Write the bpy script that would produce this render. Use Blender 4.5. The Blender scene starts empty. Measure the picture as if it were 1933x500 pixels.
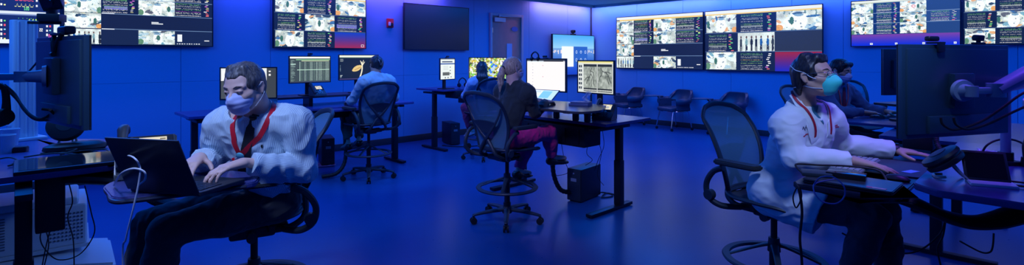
import bpy, bmesh, math, random
import numpy as np
from mathutils import Vector, Matrix, Euler
random.seed(7)
PI = math.pi
S = bpy.context.scene
COL = S.collection
def V(*a): return Vector(a if len(a) > 1 else a[0])
def rad(d): return math.radians(d)

# ------------------------------------------------------------ camera frame (for measuring only)
CX, FX, HY, CH = 966.5, 970.0, 108.0, 1.5
def at(px, py, d):
    return V((px-CX)/FX*d, d, CH-(py-HY)*d/FX)

# ------------------------------------------------------------ materials
MATS = {}
def mat(name, col, rough=0.5, metal=0.0, bump=0.0, bscale=200.0, spec=0.5, var=0.0, sheen=0.0, alpha=1.0, trans=0.0, emit=None, estr=0.0, coat=0.0):
    if name in MATS: return MATS[name]
    m = bpy.data.materials.new(name); m.use_nodes = True
    nt = m.node_tree; b = nt.nodes['Principled BSDF']
    b.inputs['Base Color'].default_value = (*col, 1)
    b.inputs['Roughness'].default_value = rough
    b.inputs['Metallic'].default_value = metal
    b.inputs['Specular IOR Level'].default_value = spec
    b.inputs['Sheen Weight'].default_value = sheen
    b.inputs['Coat Weight'].default_value = coat
    b.inputs['Alpha'].default_value = alpha
    b.inputs['Transmission Weight'].default_value = trans
    if emit:
        b.inputs['Emission Color'].default_value = (*emit, 1); b.inputs['Emission Strength'].default_value = estr
    if bump or var:
        tc = nt.nodes.new('ShaderNodeTexCoord')
        n = nt.nodes.new('ShaderNodeTexNoise'); n.inputs['Scale'].default_value = bscale; n.inputs['Detail'].default_value = 4
        nt.links.new(tc.outputs['Object'], n.inputs['Vector'])
        if bump:
            bp = nt.nodes.new('ShaderNodeBump'); bp.inputs['Strength'].default_value = bump; bp.inputs['Distance'].default_value = 0.002
            nt.links.new(n.outputs['Fac'], bp.inputs['Height']); nt.links.new(bp.outputs['Normal'], b.inputs['Normal'])
        if var:
            mx = nt.nodes.new('ShaderNodeMix'); mx.data_type = 'RGBA'
            mx.inputs['A'].default_value = (*[c*(1-var) for c in col], 1); mx.inputs['B'].default_value = (*[min(1, c*(1+var)) for c in col], 1)
            nt.links.new(n.outputs['Fac'], mx.inputs['Factor']); nt.links.new(mx.outputs['Result'], b.inputs['Base Color'])
    MATS[name] = m
    return m
WALL = mat('wall_paint', (.16, .42, .68), .55, bump=.05, bscale=60)
CEIL = mat('ceiling_paint', (.12, .42, .55), .8, bump=.1, bscale=80)
BLACKP = mat('black_plastic', (.010, .014, .022), .42, bump=.05)
GLOSSB = mat('gloss_black', (.010, .011, .013), .12)
DARKM = mat('dark_powder_metal', (.010, .014, .024), .45, metal=.3)
GRAPH = mat('graphite_plastic', (.018, .030, .046), .5, bump=.05)
SILV = mat('silver_plastic', (.42, .44, .46), .35, metal=.4)
WHITEP = mat('white_plastic', (.60, .68, .78), .35)
CHROME = mat('chrome', (.7, .7, .72), .15, metal=1)
DESKM = mat('desk_laminate', (.060, .070, .24), .26, bump=.02, bscale=40, var=.1)
EDGEM = mat('desk_edge', (.018, .022, .045), .33)
RUBBER = mat('rubber', (.012, .012, .013), .6)
UPH = mat('blue_vinyl', (.05, .06, .10), .38, bump=.1, bscale=40)
WOODD = mat('door_wood', (.80, .27, .20), .45, bump=.05, bscale=15, var=.1)
FRAMEM = mat('door_frame_paint', (.5, .5, .52), .4)
REDP = mat('red_plastic', (.75, .02, .03), .35)
WIREW = mat('white_cable', (.7, .72, .75), .45)
MONB = mat('monitor_back', (.018, .050, .085), .34, bump=.05)
SCRG = mat('screen_glass_off', (.035, .045, .05), .22)

def floor_mat():
    m = bpy.data.materials.new('polished_floor'); m.use_nodes = True
    nt = m.node_tree; b = nt.nodes['Principled BSDF']
    tc = nt.nodes.new('ShaderNodeTexCoord')
    n = nt.nodes.new('ShaderNodeTexNoise'); n.inputs['Scale'].default_value = .8; n.inputs['Detail'].default_value = 5
    n2 = nt.nodes.new('ShaderNodeTexNoise'); n2.inputs['Scale'].default_value = 30; n2.inputs['Detail'].default_value = 3
    nt.links.new(tc.outputs['Object'], n.inputs['Vector']); nt.links.new(tc.outputs['Object'], n2.inputs['Vector'])
    r = nt.nodes.new('ShaderNodeValToRGB')
    r.color_ramp.elements[0].position = .3; r.color_ramp.elements[0].color = (.008, .075, .23, 1)
    r.color_ramp.elements[1].position = .7; r.color_ramp.elements[1].color = (.012, .10, .29, 1)
    b.inputs['Specular IOR Level'].default_value = .25; nt.links.new(n.outputs['Fac'], r.inputs['Fac']); nt.links.new(r.outputs['Color'], b.inputs['Base Color'])
    mr = nt.nodes.new('ShaderNodeMapRange'); mr.inputs['To Min'].default_value = .26; mr.inputs['To Max'].default_value = .31
    nt.links.new(n2.outputs['Fac'], mr.inputs['Value']); nt.links.new(mr.outputs['Result'], b.inputs['Roughness'])
    bp = nt.nodes.new('ShaderNodeBump'); bp.inputs['Strength'].default_value = .012
    nt.links.new(n2.outputs['Fac'], bp.inputs['Height']); nt.links.new(bp.outputs['Normal'], b.inputs['Normal'])
    return m
FLOORM = floor_mat()

def screen_mat():
    m = bpy.data.materials.new('lit_screen'); m.use_nodes = True
    nt = m.node_tree; nt.nodes.clear()
    o = nt.nodes.new('ShaderNodeOutputMaterial'); e = nt.nodes.new('ShaderNodeEmission'); a = nt.nodes.new('ShaderNodeAttribute')
    a.attribute_name = 'pic'; nt.links.new(a.outputs['Color'], e.inputs['Color']); e.inputs['Strength'].default_value = 1.12
    g = nt.nodes.new('ShaderNodeBsdfPrincipled'); g.inputs['Base Color'].default_value = (.01, .01, .012, 1); g.inputs['Roughness'].default_value = .25
    s = nt.nodes.new('ShaderNodeAddShader')
    nt.links.new(e.outputs['Emission'], s.inputs[0]); nt.links.new(g.outputs['BSDF'], s.inputs[1]); nt.links.new(s.outputs[0], o.inputs['Surface'])
    return m
SCREEN = screen_mat()

def mesh_mat():
    m = bpy.data.materials.new('woven_mesh'); m.use_nodes = True
    nt = m.node_tree; b = nt.nodes['Principled BSDF']; o = nt.nodes['Material Output']
    b.inputs['Base Color'].default_value = (.09, .22, .30, 1); b.inputs['Roughness'].default_value = .6
    t = nt.nodes.new('ShaderNodeBsdfTransparent'); mx = nt.nodes.new('ShaderNodeMixShader')
    tc = nt.nodes.new('ShaderNodeTexCoord'); w = nt.nodes.new('ShaderNodeTexWave'); w.inputs['Scale'].default_value = 60; w.bands_direction = 'Z'
    nt.links.new(tc.outputs['Object'], w.inputs['Vector'])
    mr = nt.nodes.new('ShaderNodeMapRange'); mr.inputs['To Min'].default_value = .66; mr.inputs['To Max'].default_value = .96
    nt.links.new(w.outputs['Fac'], mr.inputs['Value']); nt.links.new(mr.outputs['Result'], mx.inputs['Fac'])
    nt.links.new(t.outputs[0], mx.inputs[1]); nt.links.new(b.outputs[0], mx.inputs[2]); nt.links.new(mx.outputs[0], o.inputs['Surface'])
    return m
WEAVE = mesh_mat()

# ------------------------------------------------------------ objects
def thing(name, label, cat, loc=(0, 0, 0), rotz=0.0, group=None):
    o = bpy.data.objects.new(name, None); COL.objects.link(o)
    o.location = loc; o.rotation_euler = (0, 0, rotz); o.empty_display_size = .1
    o['label'] = label; o['category'] = cat
    if group: o['group'] = group
    return o
def inv(root):
    return (Matrix.Translation(root.location) @ root.rotation_euler.to_matrix().to_4x4()).inverted()
def obj(name, mb, m, parent=None, smooth=True, world=False, ang=35, **props):
    me = bpy.data.meshes.new(name)
    bm = mb.bm if isinstance(mb, MB) else mb
    bmesh.ops.recalc_face_normals(bm, faces=bm.faces)
    if world:
        r = parent
        while r.parent: r = r.parent
        bm.transform(inv(r))
    bm.to_mesh(me); bm.free()
    return link(name, me, m, parent, smooth, ang, **props)
def link(name, me, m, parent=None, smooth=True, ang=35, **props):
    for mm in (m if isinstance(m, (list, tuple)) else [m]): me.materials.append(mm)
    if smooth and len(me.polygons):
        me.shade_smooth()
        if ang: me.set_sharp_from_angle(angle=rad(ang))
    o = bpy.data.objects.new(name, me); COL.objects.link(o)
    if parent: o.parent = parent
    for k, v in props.items(): o[k] = v
    return o
def single(name, mb, m, label, cat, group=None, **kw):
    o = obj(name, mb, m, None, **kw); o['label'] = label; o['category'] = cat
    if group: o['group'] = group
    # origin at base centre
    me = o.data; n = len(me.vertices); co = np.empty(n*3, 'f'); me.vertices.foreach_get('co', co); co = co.reshape(-1, 3)
    c = V(float((co[:, 0].min()+co[:, 0].max())/2), float((co[:, 1].min()+co[:, 1].max())/2), float(co[:, 2].min()))
    me.transform(Matrix.Translation(-c)); o.location = c
    return o
def struct(name, mb, m, **kw):
    o = obj(name, mb, m, None, **kw); o['kind'] = 'structure'; return o
def dup(root, loc, rotz, label, group=None):
    def cp(o, par):
        c = o.copy(); COL.objects.link(c); c.parent = par
        for ch in list(o.children): cp(ch, c)
        return c
    r = cp(root, None); r.location = loc; r.rotation_euler = (0, 0, rotz); r['label'] = label
    if group: r['group'] = group
    return r

class MB:
    def __init__(s): s.bm = bmesh.new()
    def _add(s, vs, fs, M=None):
        bv = [s.bm.verts.new(M @ V(v) if M else V(v)) for v in vs]
        for f in fs:
            try: s.bm.faces.new([bv[i] for i in f])
            except ValueError: pass
        return bv
    def box(s, c, d, rot=None, bev=0.0, M=None, seg=2):
        b = bmesh.new(); bmesh.ops.create_cube(b, size=1)
        for v in b.verts: v.co = V(v.co.x*d[0], v.co.y*d[1], v.co.z*d[2])
        if bev: bmesh.ops.bevel(b, geom=list(b.edges), offset=min(bev, .49*min(d)), segments=seg, affect='EDGES', profile=.6)
        R = (Euler(rot).to_matrix().to_4x4() if rot is not None else Matrix.Identity(4))
        b.transform(Matrix.Translation(V(c)) @ R)
        if M: b.transform(M)
        s.merge(b); return s
    def merge(s, b):
        me = bpy.data.meshes.new('t'); b.to_mesh(me); b.free(); s.bm.from_mesh(me); bpy.data.meshes.remove(me)
    def cyl(s, p0, p1, r0, r1=None, n=20, cap=True):
        r1 = r0 if r1 is None else r1
        p0, p1 = V(p0), V(p1); z = (p1-p0).normalized(); x = z.orthogonal().normalized(); y = z.cross(x)
        vs = [p0+(x*math.cos(a)+y*math.sin(a))*r0 for a in [2*PI*i/n for i in range(n)]] + [p1+(x*math.cos(a)+y*math.sin(a))*r1 for a in [2*PI*i/n for i in range(n)]]
        fs = [(i, (i+1) % n, n+(i+1) % n, n+i) for i in range(n)]
        if cap: fs += [tuple(range(n))[::-1], tuple(range(n, 2*n))]
        s._add(vs, fs); return s
    def tube(s, pts, r, n=8, closed=False, flat=None, sub=6, up=None):
        """smooth tube through pts; r number or list; flat=(a,b) elliptic factors with up vector"""
        P = [V(p) for p in pts]; k = len(P)
        R = r if isinstance(r, (list, tuple)) else [r]*k
        Q, RR = [], []
        rng = range(k) if closed else range(k-1)
        for i in rng:
            g = lambda j: P[j % k] if closed else P[max(0, min(k-1, j))]
            h = lambda j: R[j % k] if closed else R[max(0, min(k-1, j))]
            p0, p1, p2, p3 = g(i-1), g(i), g(i+1), g(i+2)
            for q in range(sub):
                t = q/sub
                Q.append(.5*((2*p1)+(p2-p0)*t+(2*p0-5*p1+4*p2-p3)*t*t+(3*p1-p0-3*p2+p3)*t**3)); RR.append(h(i)*(1-t)+h(i+1)*t)
        if not closed: Q.append(P[-1]); RR.append(R[-1])
        m = len(Q); T = []
        for i in range(m):
            a = Q[(i-1) % m] if closed or i > 0 else Q[i]; b = Q[(i+1) % m] if closed or i < m-1 else Q[i]
            T.append((b-a).normalized())
        x = V(up) if up is not None else T[0].orthogonal()
        vs = []
        fa, fb = flat or (1, 1)
        for i in range(m):
            if up is not None: x = V(up)
            x = (x - T[i]*x.dot(T[i])); x = x.normalized() if x.length > 1e-6 else T[i].orthogonal().normalized()
            y = T[i].cross(x)
            for j in range(n):
                a = 2*PI*j/n; vs.append(Q[i]+x*(math.cos(a)*RR[i]*fa)+y*(math.sin(a)*RR[i]*fb))
        fs = []
        for i in range(m if closed else m-1):
            i2 = (i+1) % m
            for j in range(n): fs.append((i*n+j, i*n+(j+1) % n, i2*n+(j+1) % n, i2*n+j))
        if not closed: fs += [tuple(range(n))[::-1], tuple(range((m-1)*n, m*n))]
        s._add(vs, fs); return s
    def prism(s, poly, z0, z1, M=None, bev=0.0):
        b = bmesh.new(); n = len(poly)
        v0 = [b.verts.new((p[0], p[1], z0)) for p in poly]; v1 = [b.verts.new((p[0], p[1], z1)) for p in poly]
        b.faces.new(v0[::-1]); b.faces.new(v1)
        for i in range(n): b.faces.new((v0[i], v0[(i+1) % n], v1[(i+1) % n], v1[i]))
        if bev:
            bmesh.ops.recalc_face_normals(b, faces=b.faces)
            bmesh.ops.bevel(b, geom=list(b.edges), offset=bev, segments=2, affect='EDGES')
        if M: b.transform(M)
        s.merge(b); return s
    def lathe(s, prof, c=(0, 0, 0), n=32, M=None, close=False):
        vs, fs = [], []; k = len(prof)
        for i in range(n):
            a = 2*PI*i/n
            for r, z in prof: vs.append((c[0]+r*math.cos(a), c[1]+r*math.sin(a), c[2]+z))
        for i in range(n):
            i2 = (i+1) % n
            for j in range(k if close else k-1):
                j2 = (j+1) % k; fs.append((i*k+j, i2*k+j, i2*k+j2, i*k+j2))
        if not close:
            if prof[0][0] > 1e-5: fs.append(tuple(i*k for i in range(n))[::-1])
            if prof[-1][0] > 1e-5: fs.append(tuple(i*k+k-1 for i in range(n)))
        s._add(vs, fs, M)
        bmesh.ops.remove_doubles(s.bm, verts=s.bm.verts, dist=1e-6); return s
    def surf(s, f, nu, nv, thick=0.0):
        """grid surface f(u,v)->Vector; thick adds a back sheet and rim"""
        vs = [f(i/nu, j/nv) for i in range(nu+1) for j in range(nv+1)]
        W = nv+1
        fs = [(i*W+j, (i+1)*W+j, (i+1)*W+j+1, i*W+j+1) for i in range(nu) for j in range(nv)]
        if thick:
            ns = []
            for i in range(nu+1):
                for j in range(nv+1):
                    a = vs[min(nu, i+1)*W+j]-vs[max(0, i-1)*W+j]; b = vs[i*W+min(nv, j+1)]-vs[i*W+max(0, j-1)]
                    c = a.cross(b); ns.append(c.normalized() if c.length > 1e-12 else V(0, 0, 1))
            N = len(vs); vs += [vs[i]-ns[i]*thick for i in range(N)]
            fs += [tuple(N+q for q in f_[::-1]) for f_ in list(fs)]
            rim = [i*W for i in range(nu+1)]+[nu*W+j for j in range(1, nv+1)]+[i*W+nv for i in range(nu-1, -1, -1)]+[j for j in range(nv-1, 0, -1)]
            for a, b in zip(rim, rim[1:]+rim[:1]): fs.append((a, b, N+b, N+a))
        s._add(vs, fs); return s
def rpoly(w, d, r, n=5, c=(0, 0)):
    out = []
    for sx, sy, a0 in ((1, 1, 0), (-1, 1, 90), (-1, -1, 180), (1, -1, 270)):
        for i in range(n+1):
            a = rad(a0+90*i/n); out.append((c[0]+sx*(w/2-r)+r*math.cos(a), c[1]+sy*(d/2-r)+r*math.sin(a)))
    return out
def rcorner(poly, rs, n=4):
    """round the corners of a polygon"""
    out = []; k = len(poly); rs = rs if isinstance(rs, (list, tuple)) else [rs]*k
    for i in range(k):
        p = V(*poly[i][:2], 0); a = V(*poly[i-1][:2], 0); b = V(*poly[(i+1) % k][:2], 0); r = rs[i]
        if r <= 0: out.append((p.x, p.y)); continue
        pa = p+(a-p).normalized()*r; pb = p+(b-p).normalized()*r
        for j in range(n+1):
            t = j/n; q = pa*(1-t)**2+p*2*t*(1-t)+pb*t*t; out.append((q.x, q.y))
    return out

# ------------------------------------------------------------ room
U = V(0.7226, 0.6912, 0); Nv = V(0.6912, -0.7226, 0)      # along the left wall to the corner / along the right wall away from it
CO = V(1.96, 12.75, 0); CZ = 2.735
AU = math.atan2(U.y, U.x); AN = math.atan2(Nv.y, Nv.x)
def LW(t, z, off=0): return CO - U*t + Nv*off + V(0, 0, z)
def RW(t, z, off=0): return CO + Nv*t - U*off + V(0, 0, z)
def tl(px): r = (px-CX)/FX; return (CO.x-r*CO.y)/(U.x-r*U.y)
def tr(px): r = (px-CX)/FX; return (r*CO.y-CO.x)/(Nv.x-r*Nv.y)
def zl(px, py): return CH-(py-HY)*LW(tl(px), 0).y/FX
def zr(px, py): return CH-(py-HY)*RW(tr(px), 0).y/FX
LL, RL = 14.2, 13.2
def wall_frame(side):
    # matrix: local x along the wall, local y out of the wall into the room, local z up
    if side == 'L': x, y = -U, Nv
    else: x, y = Nv, -U
    M = Matrix.Identity(4)
    for i in range(3): M[i][0] = x[i]; M[i][1] = y[i]; M[i][2] = (0, 0, 1)[i]; M[i][3] = CO[i]
    return M
def build_wall(name, side, L, joints, zj, holes=()):
    mb = MB(); M = wall_frame(side)
    mb.box((L/2, -.10, CZ/2), (L+.2, .16, CZ), M=M)
    js = [0.004]+joints+[L]
    for a, b in zip(js, js[1:]):
        for z0, z1 in ((.0, zj-.001), (zj+.001, CZ)):
            skip = False
            for h0, h1, hz in holes:
                if a < h1 and b > h0: skip = True
            if skip: continue
            mb.box(((a+b)/2, -.01, (z0+z1)/2), (b-a-.005, .02, z1-z0), M=M, bev=.001, seg=1)
    for h0, h1, hz in holes:
        aa = max([j for j in js if j <= h0]); bb = min([j for j in js if j >= h1])
        if h0-aa > .02: mb.box(((aa+h0)/2, -.01, CZ/2), (h0-aa-.004, .02, CZ), M=M)
        if bb-h1 > .02: mb.box(((bb+h1)/2, -.01, CZ/2), (bb-h1-.004, .02, CZ), M=M)
        mb.box(((h0+h1)/2, -.01, (hz+CZ)/2), (h1-h0, .02, CZ-hz), M=M)
    return struct(name, mb, WALL, ang=20)
dl0, dl1 = tl(985), tl(923)
dzt = zl(923, 24)
jl = sorted([.9, 2.2, 3.75, tl(762)]+[tl(762)+1.12*i for i in range(1, 8)])
build_wall('wall_left', 'L', LL, jl, 1.18, [(dl0, dl1, dzt)])
jr = [tr(1202)-1.0*0+0]+[tr(x) for x in (1289, 1380, 1494.5, 1592)]
jr += [jr[-1]+1.07*i for i in range(1, 6)]
build_wall('wall_right', 'R', RL, jr, 1.25)
P3 = CO - U*LL; P4 = CO + Nv*RL; P5 = CO - U*LL + Nv*RL
def wall_between(name, a, b, nrm):
    mb = MB(); x = (b-a).normalized(); L = (b-a).length; M = Matrix.Identity(4)
    for i in range(3): M[i][0] = x[i]; M[i][1] = nrm[i]; M[i][2] = (0, 0, 1)[i]; M[i][3] = a[i]
    mb.box((L/2, -.08, CZ/2), (L+.3, .16, CZ), M=M); struct(name, mb, WALL)
wall_between('wall_back', P3, P5, U)
wall_between('wall_front', P4, P5, -Nv)
mb = MB()
q = [CO, P3, P5, P4]
mb.prism([(p.x, p.y) for p in q], -.1, 0); struct('floor', mb, FLOORM, smooth=False)
mb = MB(); mb.prism([(p.x, p.y) for p in q], CZ, CZ+.1); struct('ceiling', mb, CEIL, smooth=False)
BASEM = mat('baseboard_vinyl', (.04, .045, .05), .5)
mb = MB(); ML = wall_frame('L'); MR = wall_frame('R')
mb.box(((dl0-.07)/2, .008, .055), (dl0-.07, .012, .11), M=ML, bev=.003); mb.box(((dl1+.07+LL)/2, .008, .055), (LL-dl1-.07, .012, .11), M=ML, bev=.003); struct('baseboard_left', mb, BASEM)
mb = MB(); mb.box((RL/2, .008, .055), (RL, .012, .11), M=MR, bev=.003); struct('baseboard_right', mb, BASEM)
# cove trim at the ceiling
for nm, M, L in (('trim_1', ML, LL), ('trim_2', MR, RL)):
    mb = MB(); mb.box((L/2+.15, .335, CZ-.03), (L-.3, .03, .06), M=M, bev=.004); struct(nm, mb, CEIL)
# dark strip standing in for a shadow gap in the corner
mb = MB(); mb.box((.02, .02, CZ/2), (.025, .025, CZ), M=ML); struct('corner_shade_strip', mb, BASEM)

# door (part of the left wall)
mb = MB(); dw = dl1-dl0
def dbox(x0, x1, y, t, z0, z1, b=.003): mb.box(((x0+x1)/2, y, (z0+z1)/2), (x1-x0, t, z1-z0), M=ML, bev=b)
dbox(dl0+.05, dl1-.05, -.0, .04, .01, dzt-.05)
D = struct('door_1', mb, WOODD)
def sub(name, m, parent, **pr):
    o = obj(name, mb, m, parent, **pr); return o
mb = MB(); dbox(dl0, dl0+.055, .015, .07, 0, dzt); dbox(dl1-.055, dl1, .015, .07, 0, dzt); dbox(dl0+.055, dl1-.055, .015, .07, dzt-.055, dzt); sub('door_frame', FRAMEM, D)
mb = MB(); mb.prism(rpoly(.30, .085, .01), 0, .05, M=ML @ Matrix.Translation(V(dl1-.24, .03, dzt-.135)) @ Matrix.Rotation(-PI/2, 4, 'X'))
mb.box((dl1-.40, .075, dzt-.06), (.36, .02, .018), rot=(0, 0, -.10), M=ML, bev=.003); mb.box((dl1-.23, .05, dzt-.05), (.03, .05, .05), M=ML, bev=.004)
sub('door_closer', SILV, D)
mb = MB(); mb.prism(rpoly(.15, .33, .008), 0, .006, M=ML @ Matrix.Translation(V((tl(953)+tl(967))/2, .022, zl(960, 97))) @ Matrix.Rotation(-PI/2, 4, 'X'))
sub('door_notice', mat('notice_paper', (.5, .6, .75), .4), D)
mb = MB(); mb.prism([(.085*math.cos(a)*1.1, .052*math.sin(a)) for a in [2*PI*i/24 for i in range(24)]], 0, .006, M=ML @ Matrix.Translation(V(tl(970), .022, zl(970, 55))) @ Matrix.Rotation(-PI/2, 4, 'X'))
sub('door_sign', mat('sign_enamel', (.12, .16, .45), .4), D)
mb = MB(); mb.cyl(ML @ V(dl0+.12, .02, 1.02), ML @ V(dl0+.12, .07, 1.02), .012); mb.cyl(ML @ V(dl0+.12, .07, 1.02), ML @ V(dl0+.24, .07, 1.02), .01); sub('door_handle', CHROME, D)
mb = MB()
for z in (.3, 1.2, 2.0): mb.cyl(ML @ V(dl1-.056, .045, z), ML @ V(dl1-.056, .045, z+.1), .008, n=10)
sub('door_hinge', CHROME, D)

# fire alarm
def onwall(side, t, z): 
    return (LW(t, z, 0), AN) if side == 'L' else (RW(t, z, 0), AU+PI)
p, a = onwall('L', tl(735), zl(735, 52))
al = thing('fire_alarm', 'red fire alarm strobe box on the blue wall beside the dark screen', 'fire alarm', p, a)
mb = MB(); mb.box((.022, 0, .075), (.044, .12, .155), bev=.008); obj('housing', mb, REDP, al)
mb = MB(); mb.box((.05, -.025, .06), (.03, .04, .07), bev=.012); obj('strobe_lens', mb, mat('strobe_lens', (.8, .8, .85), .1), al)
mb = MB(); mb.lathe([(0, 0), (.026, 0), (.03, .004), (.0, .012)], M=Matrix.Translation(V(.044, .022, .05)) @ Matrix.Rotation(PI/2, 4, 'Y'), n=20); obj('horn_grille', mb, BLACKP, al)
# ------------------------------------------------------------ pictures on the screens (cell colours, row 0 on top)
def lin(c): 
    c = np.asarray(c, float)/255.; return np.where(c <= .04045, c/12.92, ((c+.055)/1.055)**2.4)
def smooth_noise(h, w, sc, rs):
    gh, gw = max(2, int(h/sc)+2), max(2, int(w/sc)+2); g = rs.rand(gh, gw)
    y = np.linspace(0, gh-1.001, h); x = np.linspace(0, gw-1.001, w); yi = y.astype(int); xi = x.astype(int); fy = (y-yi)[:, None]; fx = (x-xi)[None]
    fy = fy*fy*(3-2*fy); fx = fx*fx*(3-2*fx)
    return (g[yi][:, xi]*(1-fy)*(1-fx)+g[yi+1][:, xi]*fy*(1-fx)+g[yi][:, xi+1]*(1-fy)*fx+g[yi+1][:, xi+1]*fy*fx)
class Cv:
    def __init__(s, w, h, bg=(20, 30, 60)): s.w, s.h = w, h; s.a = np.zeros((h, w, 3)); s.a[:] = bg
    def R(s, x0, y0, x1, y1): return slice(max(0, int(round(y0*s.h))), max(0, int(round(y1*s.h)))), slice(max(0, int(round(x0*s.w))), max(0, int(round(x1*s.w))))
    def rect(s, x0, y0, x1, y1, c): s.a[s.R(x0, y0, x1, y1)] = c
    def grad(s, x0, y0, x1, y1, c0, c1):
        r = s.R(x0, y0, x1, y1); b = s.a[r]; t = np.linspace(0, 1, b.shape[0])[:, None, None]; s.a[r] = np.array(c0)*(1-t)+np.array(c1)*t
    def ell(s, cx, cy, rx, ry, c, box=None):
        yy, xx = np.mgrid[0:s.h, 0:s.w]; m = ((xx/s.w-cx)/rx)**2+((yy/s.h-cy)/ry)**2 < 1
        if box: k = np.zeros_like(m); k[s.R(*box)] = 1; m &= k
        s.a[m] = c
    def line(s, x0, y0, x1, y1, c, t=1):
        n = int(max(abs(x1-x0)*s.w, abs(y1-y0)*s.h))*2+2
        for q in range(n+1):
            x = int((x0+(x1-x0)*q/n)*s.w); y = int((y0+(y1-y0)*q/n)*s.h)
            if 0 <= x < s.w and 0 <= y < s.h: s.a[y:y+t, x:x+t] = c
    def blk(s, x0, y0, x1, y1, c, tint):
        s.rect(x0, y0, x1, y1, c)
    def video(s, x0, y0, x1, y1, seed, people=False):
        """overhead camera view of an operating room: pale floor and drapes, staff round a table"""
        rs = np.random.RandomState(seed); r = s.R(x0, y0, x1, y1); h, w = s.a[r].shape[:2]
        if h < 2 or w < 2: return
        base = np.ones((h, w, 3))*np.array([228, 242, 238]); n = smooth_noise(h, w, max(3, w/7), rs); n2 = smooth_noise(h, w, max(2, w/16), rs)
        base = base*(.72+.42*n[..., None]); base[n2 > .84] = [110, 145, 150]; base[n2 < .10] = [225, 222, 180]
        yy, xx = np.mgrid[0:h, 0:w]; X = xx/w; Y = yy/h
        def e(cx, cy, rx, ry, c, th=0):
            a = (X-cx)*math.cos(th)+(Y-cy)*math.sin(th); b = -(X-cx)*math.sin(th)+(Y-cy)*math.cos(th)
            m = (a/rx)**2+(b/ry)**2 < 1; base[m] = c
        cols = [[60, 110, 165], [45, 70, 95], [175, 205, 220], [250, 252, 252], [120, 170, 190], [225, 242, 246], [225, 170, 120], [95, 100, 115]]
        if people:
            base = np.ones((h, w, 3))*np.array([225, 238, 235])*(.85+.2*n[..., None])
            for i in range(7):
                cx = .08+.14*i+rs.rand()*.04; c = [[25, 35, 50], [30, 90, 160], [50, 60, 70], [120, 160, 170]][rs.randint(4)]
                e(cx, .5, .035, .22, c); e(cx, .22, .022, .07, [90, 60, 50]); e(cx-.015, .8, .014, .2, [30, 35, 45]); e(cx+.015, .8, .014, .2, [40, 45, 60])
        else:
            for i in range(16):
                ang = rs.rand()*6.28; rr = .34+.2*rs.rand(); e(.5+rr*math.cos(ang)*.95, .5+rr*math.sin(ang), .03+.08*rs.rand(), .05+.12*rs.rand(), cols[rs.randint(8)], rs.rand()*3)
            e(.5+.06*(rs.rand()-.5), .58, .13+.04*rs.rand(), .42, [240, 246, 245], .12*(rs.rand()-.5)); e(.5, .22, .10, .07, [120, 160, 190]); e(.5, .12, .16, .03, [60, 90, 120])
            for i in range(3): e(.42+.16*rs.rand(), .45+.4*rs.rand(), .02, .04, [130, 150, 165])
            if seed % 2: e(.95-.9*(seed % 4 > 1), .85, .10, .16, [228, 165, 95])
            else: e(.05+.9*(seed % 4 > 1), .8, .08, .2, [95, 140, 110])
            e(.9*rs.rand(), .5, .05, .2, [60, 110, 100])
        base += (rs.rand(h, w, 1)-.5)*38
        s.a[r] = np.clip(base, 0, 255)
    def vitals(s, x0, y0, x1, y1, seed, pad=.18, tint=(18, 32, 66), accent=0):
        """patient monitor tile: traces and figures on navy"""
        rs = np.random.RandomState(seed); s.rect(x0, y0, x1, y1, tint)
        W, H = x1-x0, y1-y0; a0, a1 = x0+W*pad, x1-W*.30; px = 1/s.w
        rows = [(.08, (110, 200, 120)), (.14, (160, 220, 170)), (.24, (200, 210, 220)), (.30, (200, 210, 220)), (.42, (235, 235, 235)), (.52, (120, 190, 110)), (.60, (160, 210, 120)), (.72, (230, 240, 235)), (.80, (210, 215, 220)), (.90, (235, 235, 240))]
        if accent == 1: s.rect(x0+W*.06, y0+H*.50, a1, y0+H*.74, (110, 110, 190)); pad = .06
        if accent == 2: rows[4] = (.42, (225, 200, 90))
        if accent == 3: rows[6] = (.62, (190, 90, 210))
        for ry, c in rows:
            y = y0+H*ry; j = int(y*s.h)
            if not 0 <= j < s.h: continue
            for i in range(int(a0*s.w), int(a1*s.w)):
                if 0 <= i < s.w and rs.rand() > .28: s.a[j, i] = np.array(c)*(.6+.4*rs.rand())
        for q in range(9):
            y = y0+H*(.06+.1*q+.02*rs.rand()); c = [(120, 220, 130), (230, 230, 235), (200, 110, 210), (235, 230, 150), (230, 110, 110)][rs.randint(5)]
            xx = a1+W*(.05+.09*rs.rand()); s.rect(xx, y, xx+max(px*2, W*.07), y+max(1/s.h, H*.045), c)
        c = (220, 232, 228)
        for t in range(int(a0*s.w), int(a1*s.w)):
            for j in (int((y0+H*.66)*s.h),):
                if 0 <= j < s.h and 0 <= t < s.w and accent == 0: s.a[j, t] = c
        for t in range(int(a0*s.w), int(a1*s.w), 3):
            j = int((y0+H*.93)*s.h)
            if 0 <= j < s.h and t < s.w: s.a[j, t] = (245, 245, 245)
    GL = {'0': '757', '1': '262', '9': '', '2': '', '8': ''}
    F = {'0': ['111', '101', '101', '101', '111'], '1': ['010', '110', '010', '010', '111'], '2': ['111', '001', '111', '100', '111'], '9': ['111', '101', '111', '001', '111'], '8': ['111', '101', '111', '101', '111'], '6': ['111', '100', '111', '101', '111'], '7': ['111', '001', '010', '010', '010'], '.': ['000', '000', '000', '000', '010']}
    def text(s, x, y, t, c, k=1):
        i0, j0 = int(x*s.w), int(y*s.h)
        for ch in t:
            for j, row in enumerate(s.F[ch]):
                for i, b in enumerate(row):
                    if b == '1': s.a[j0+j*k:j0+(j+1)*k, max(0, i0+i*k):max(0, i0+(i+1)*k)] = c
            i0 += 4*k
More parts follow.
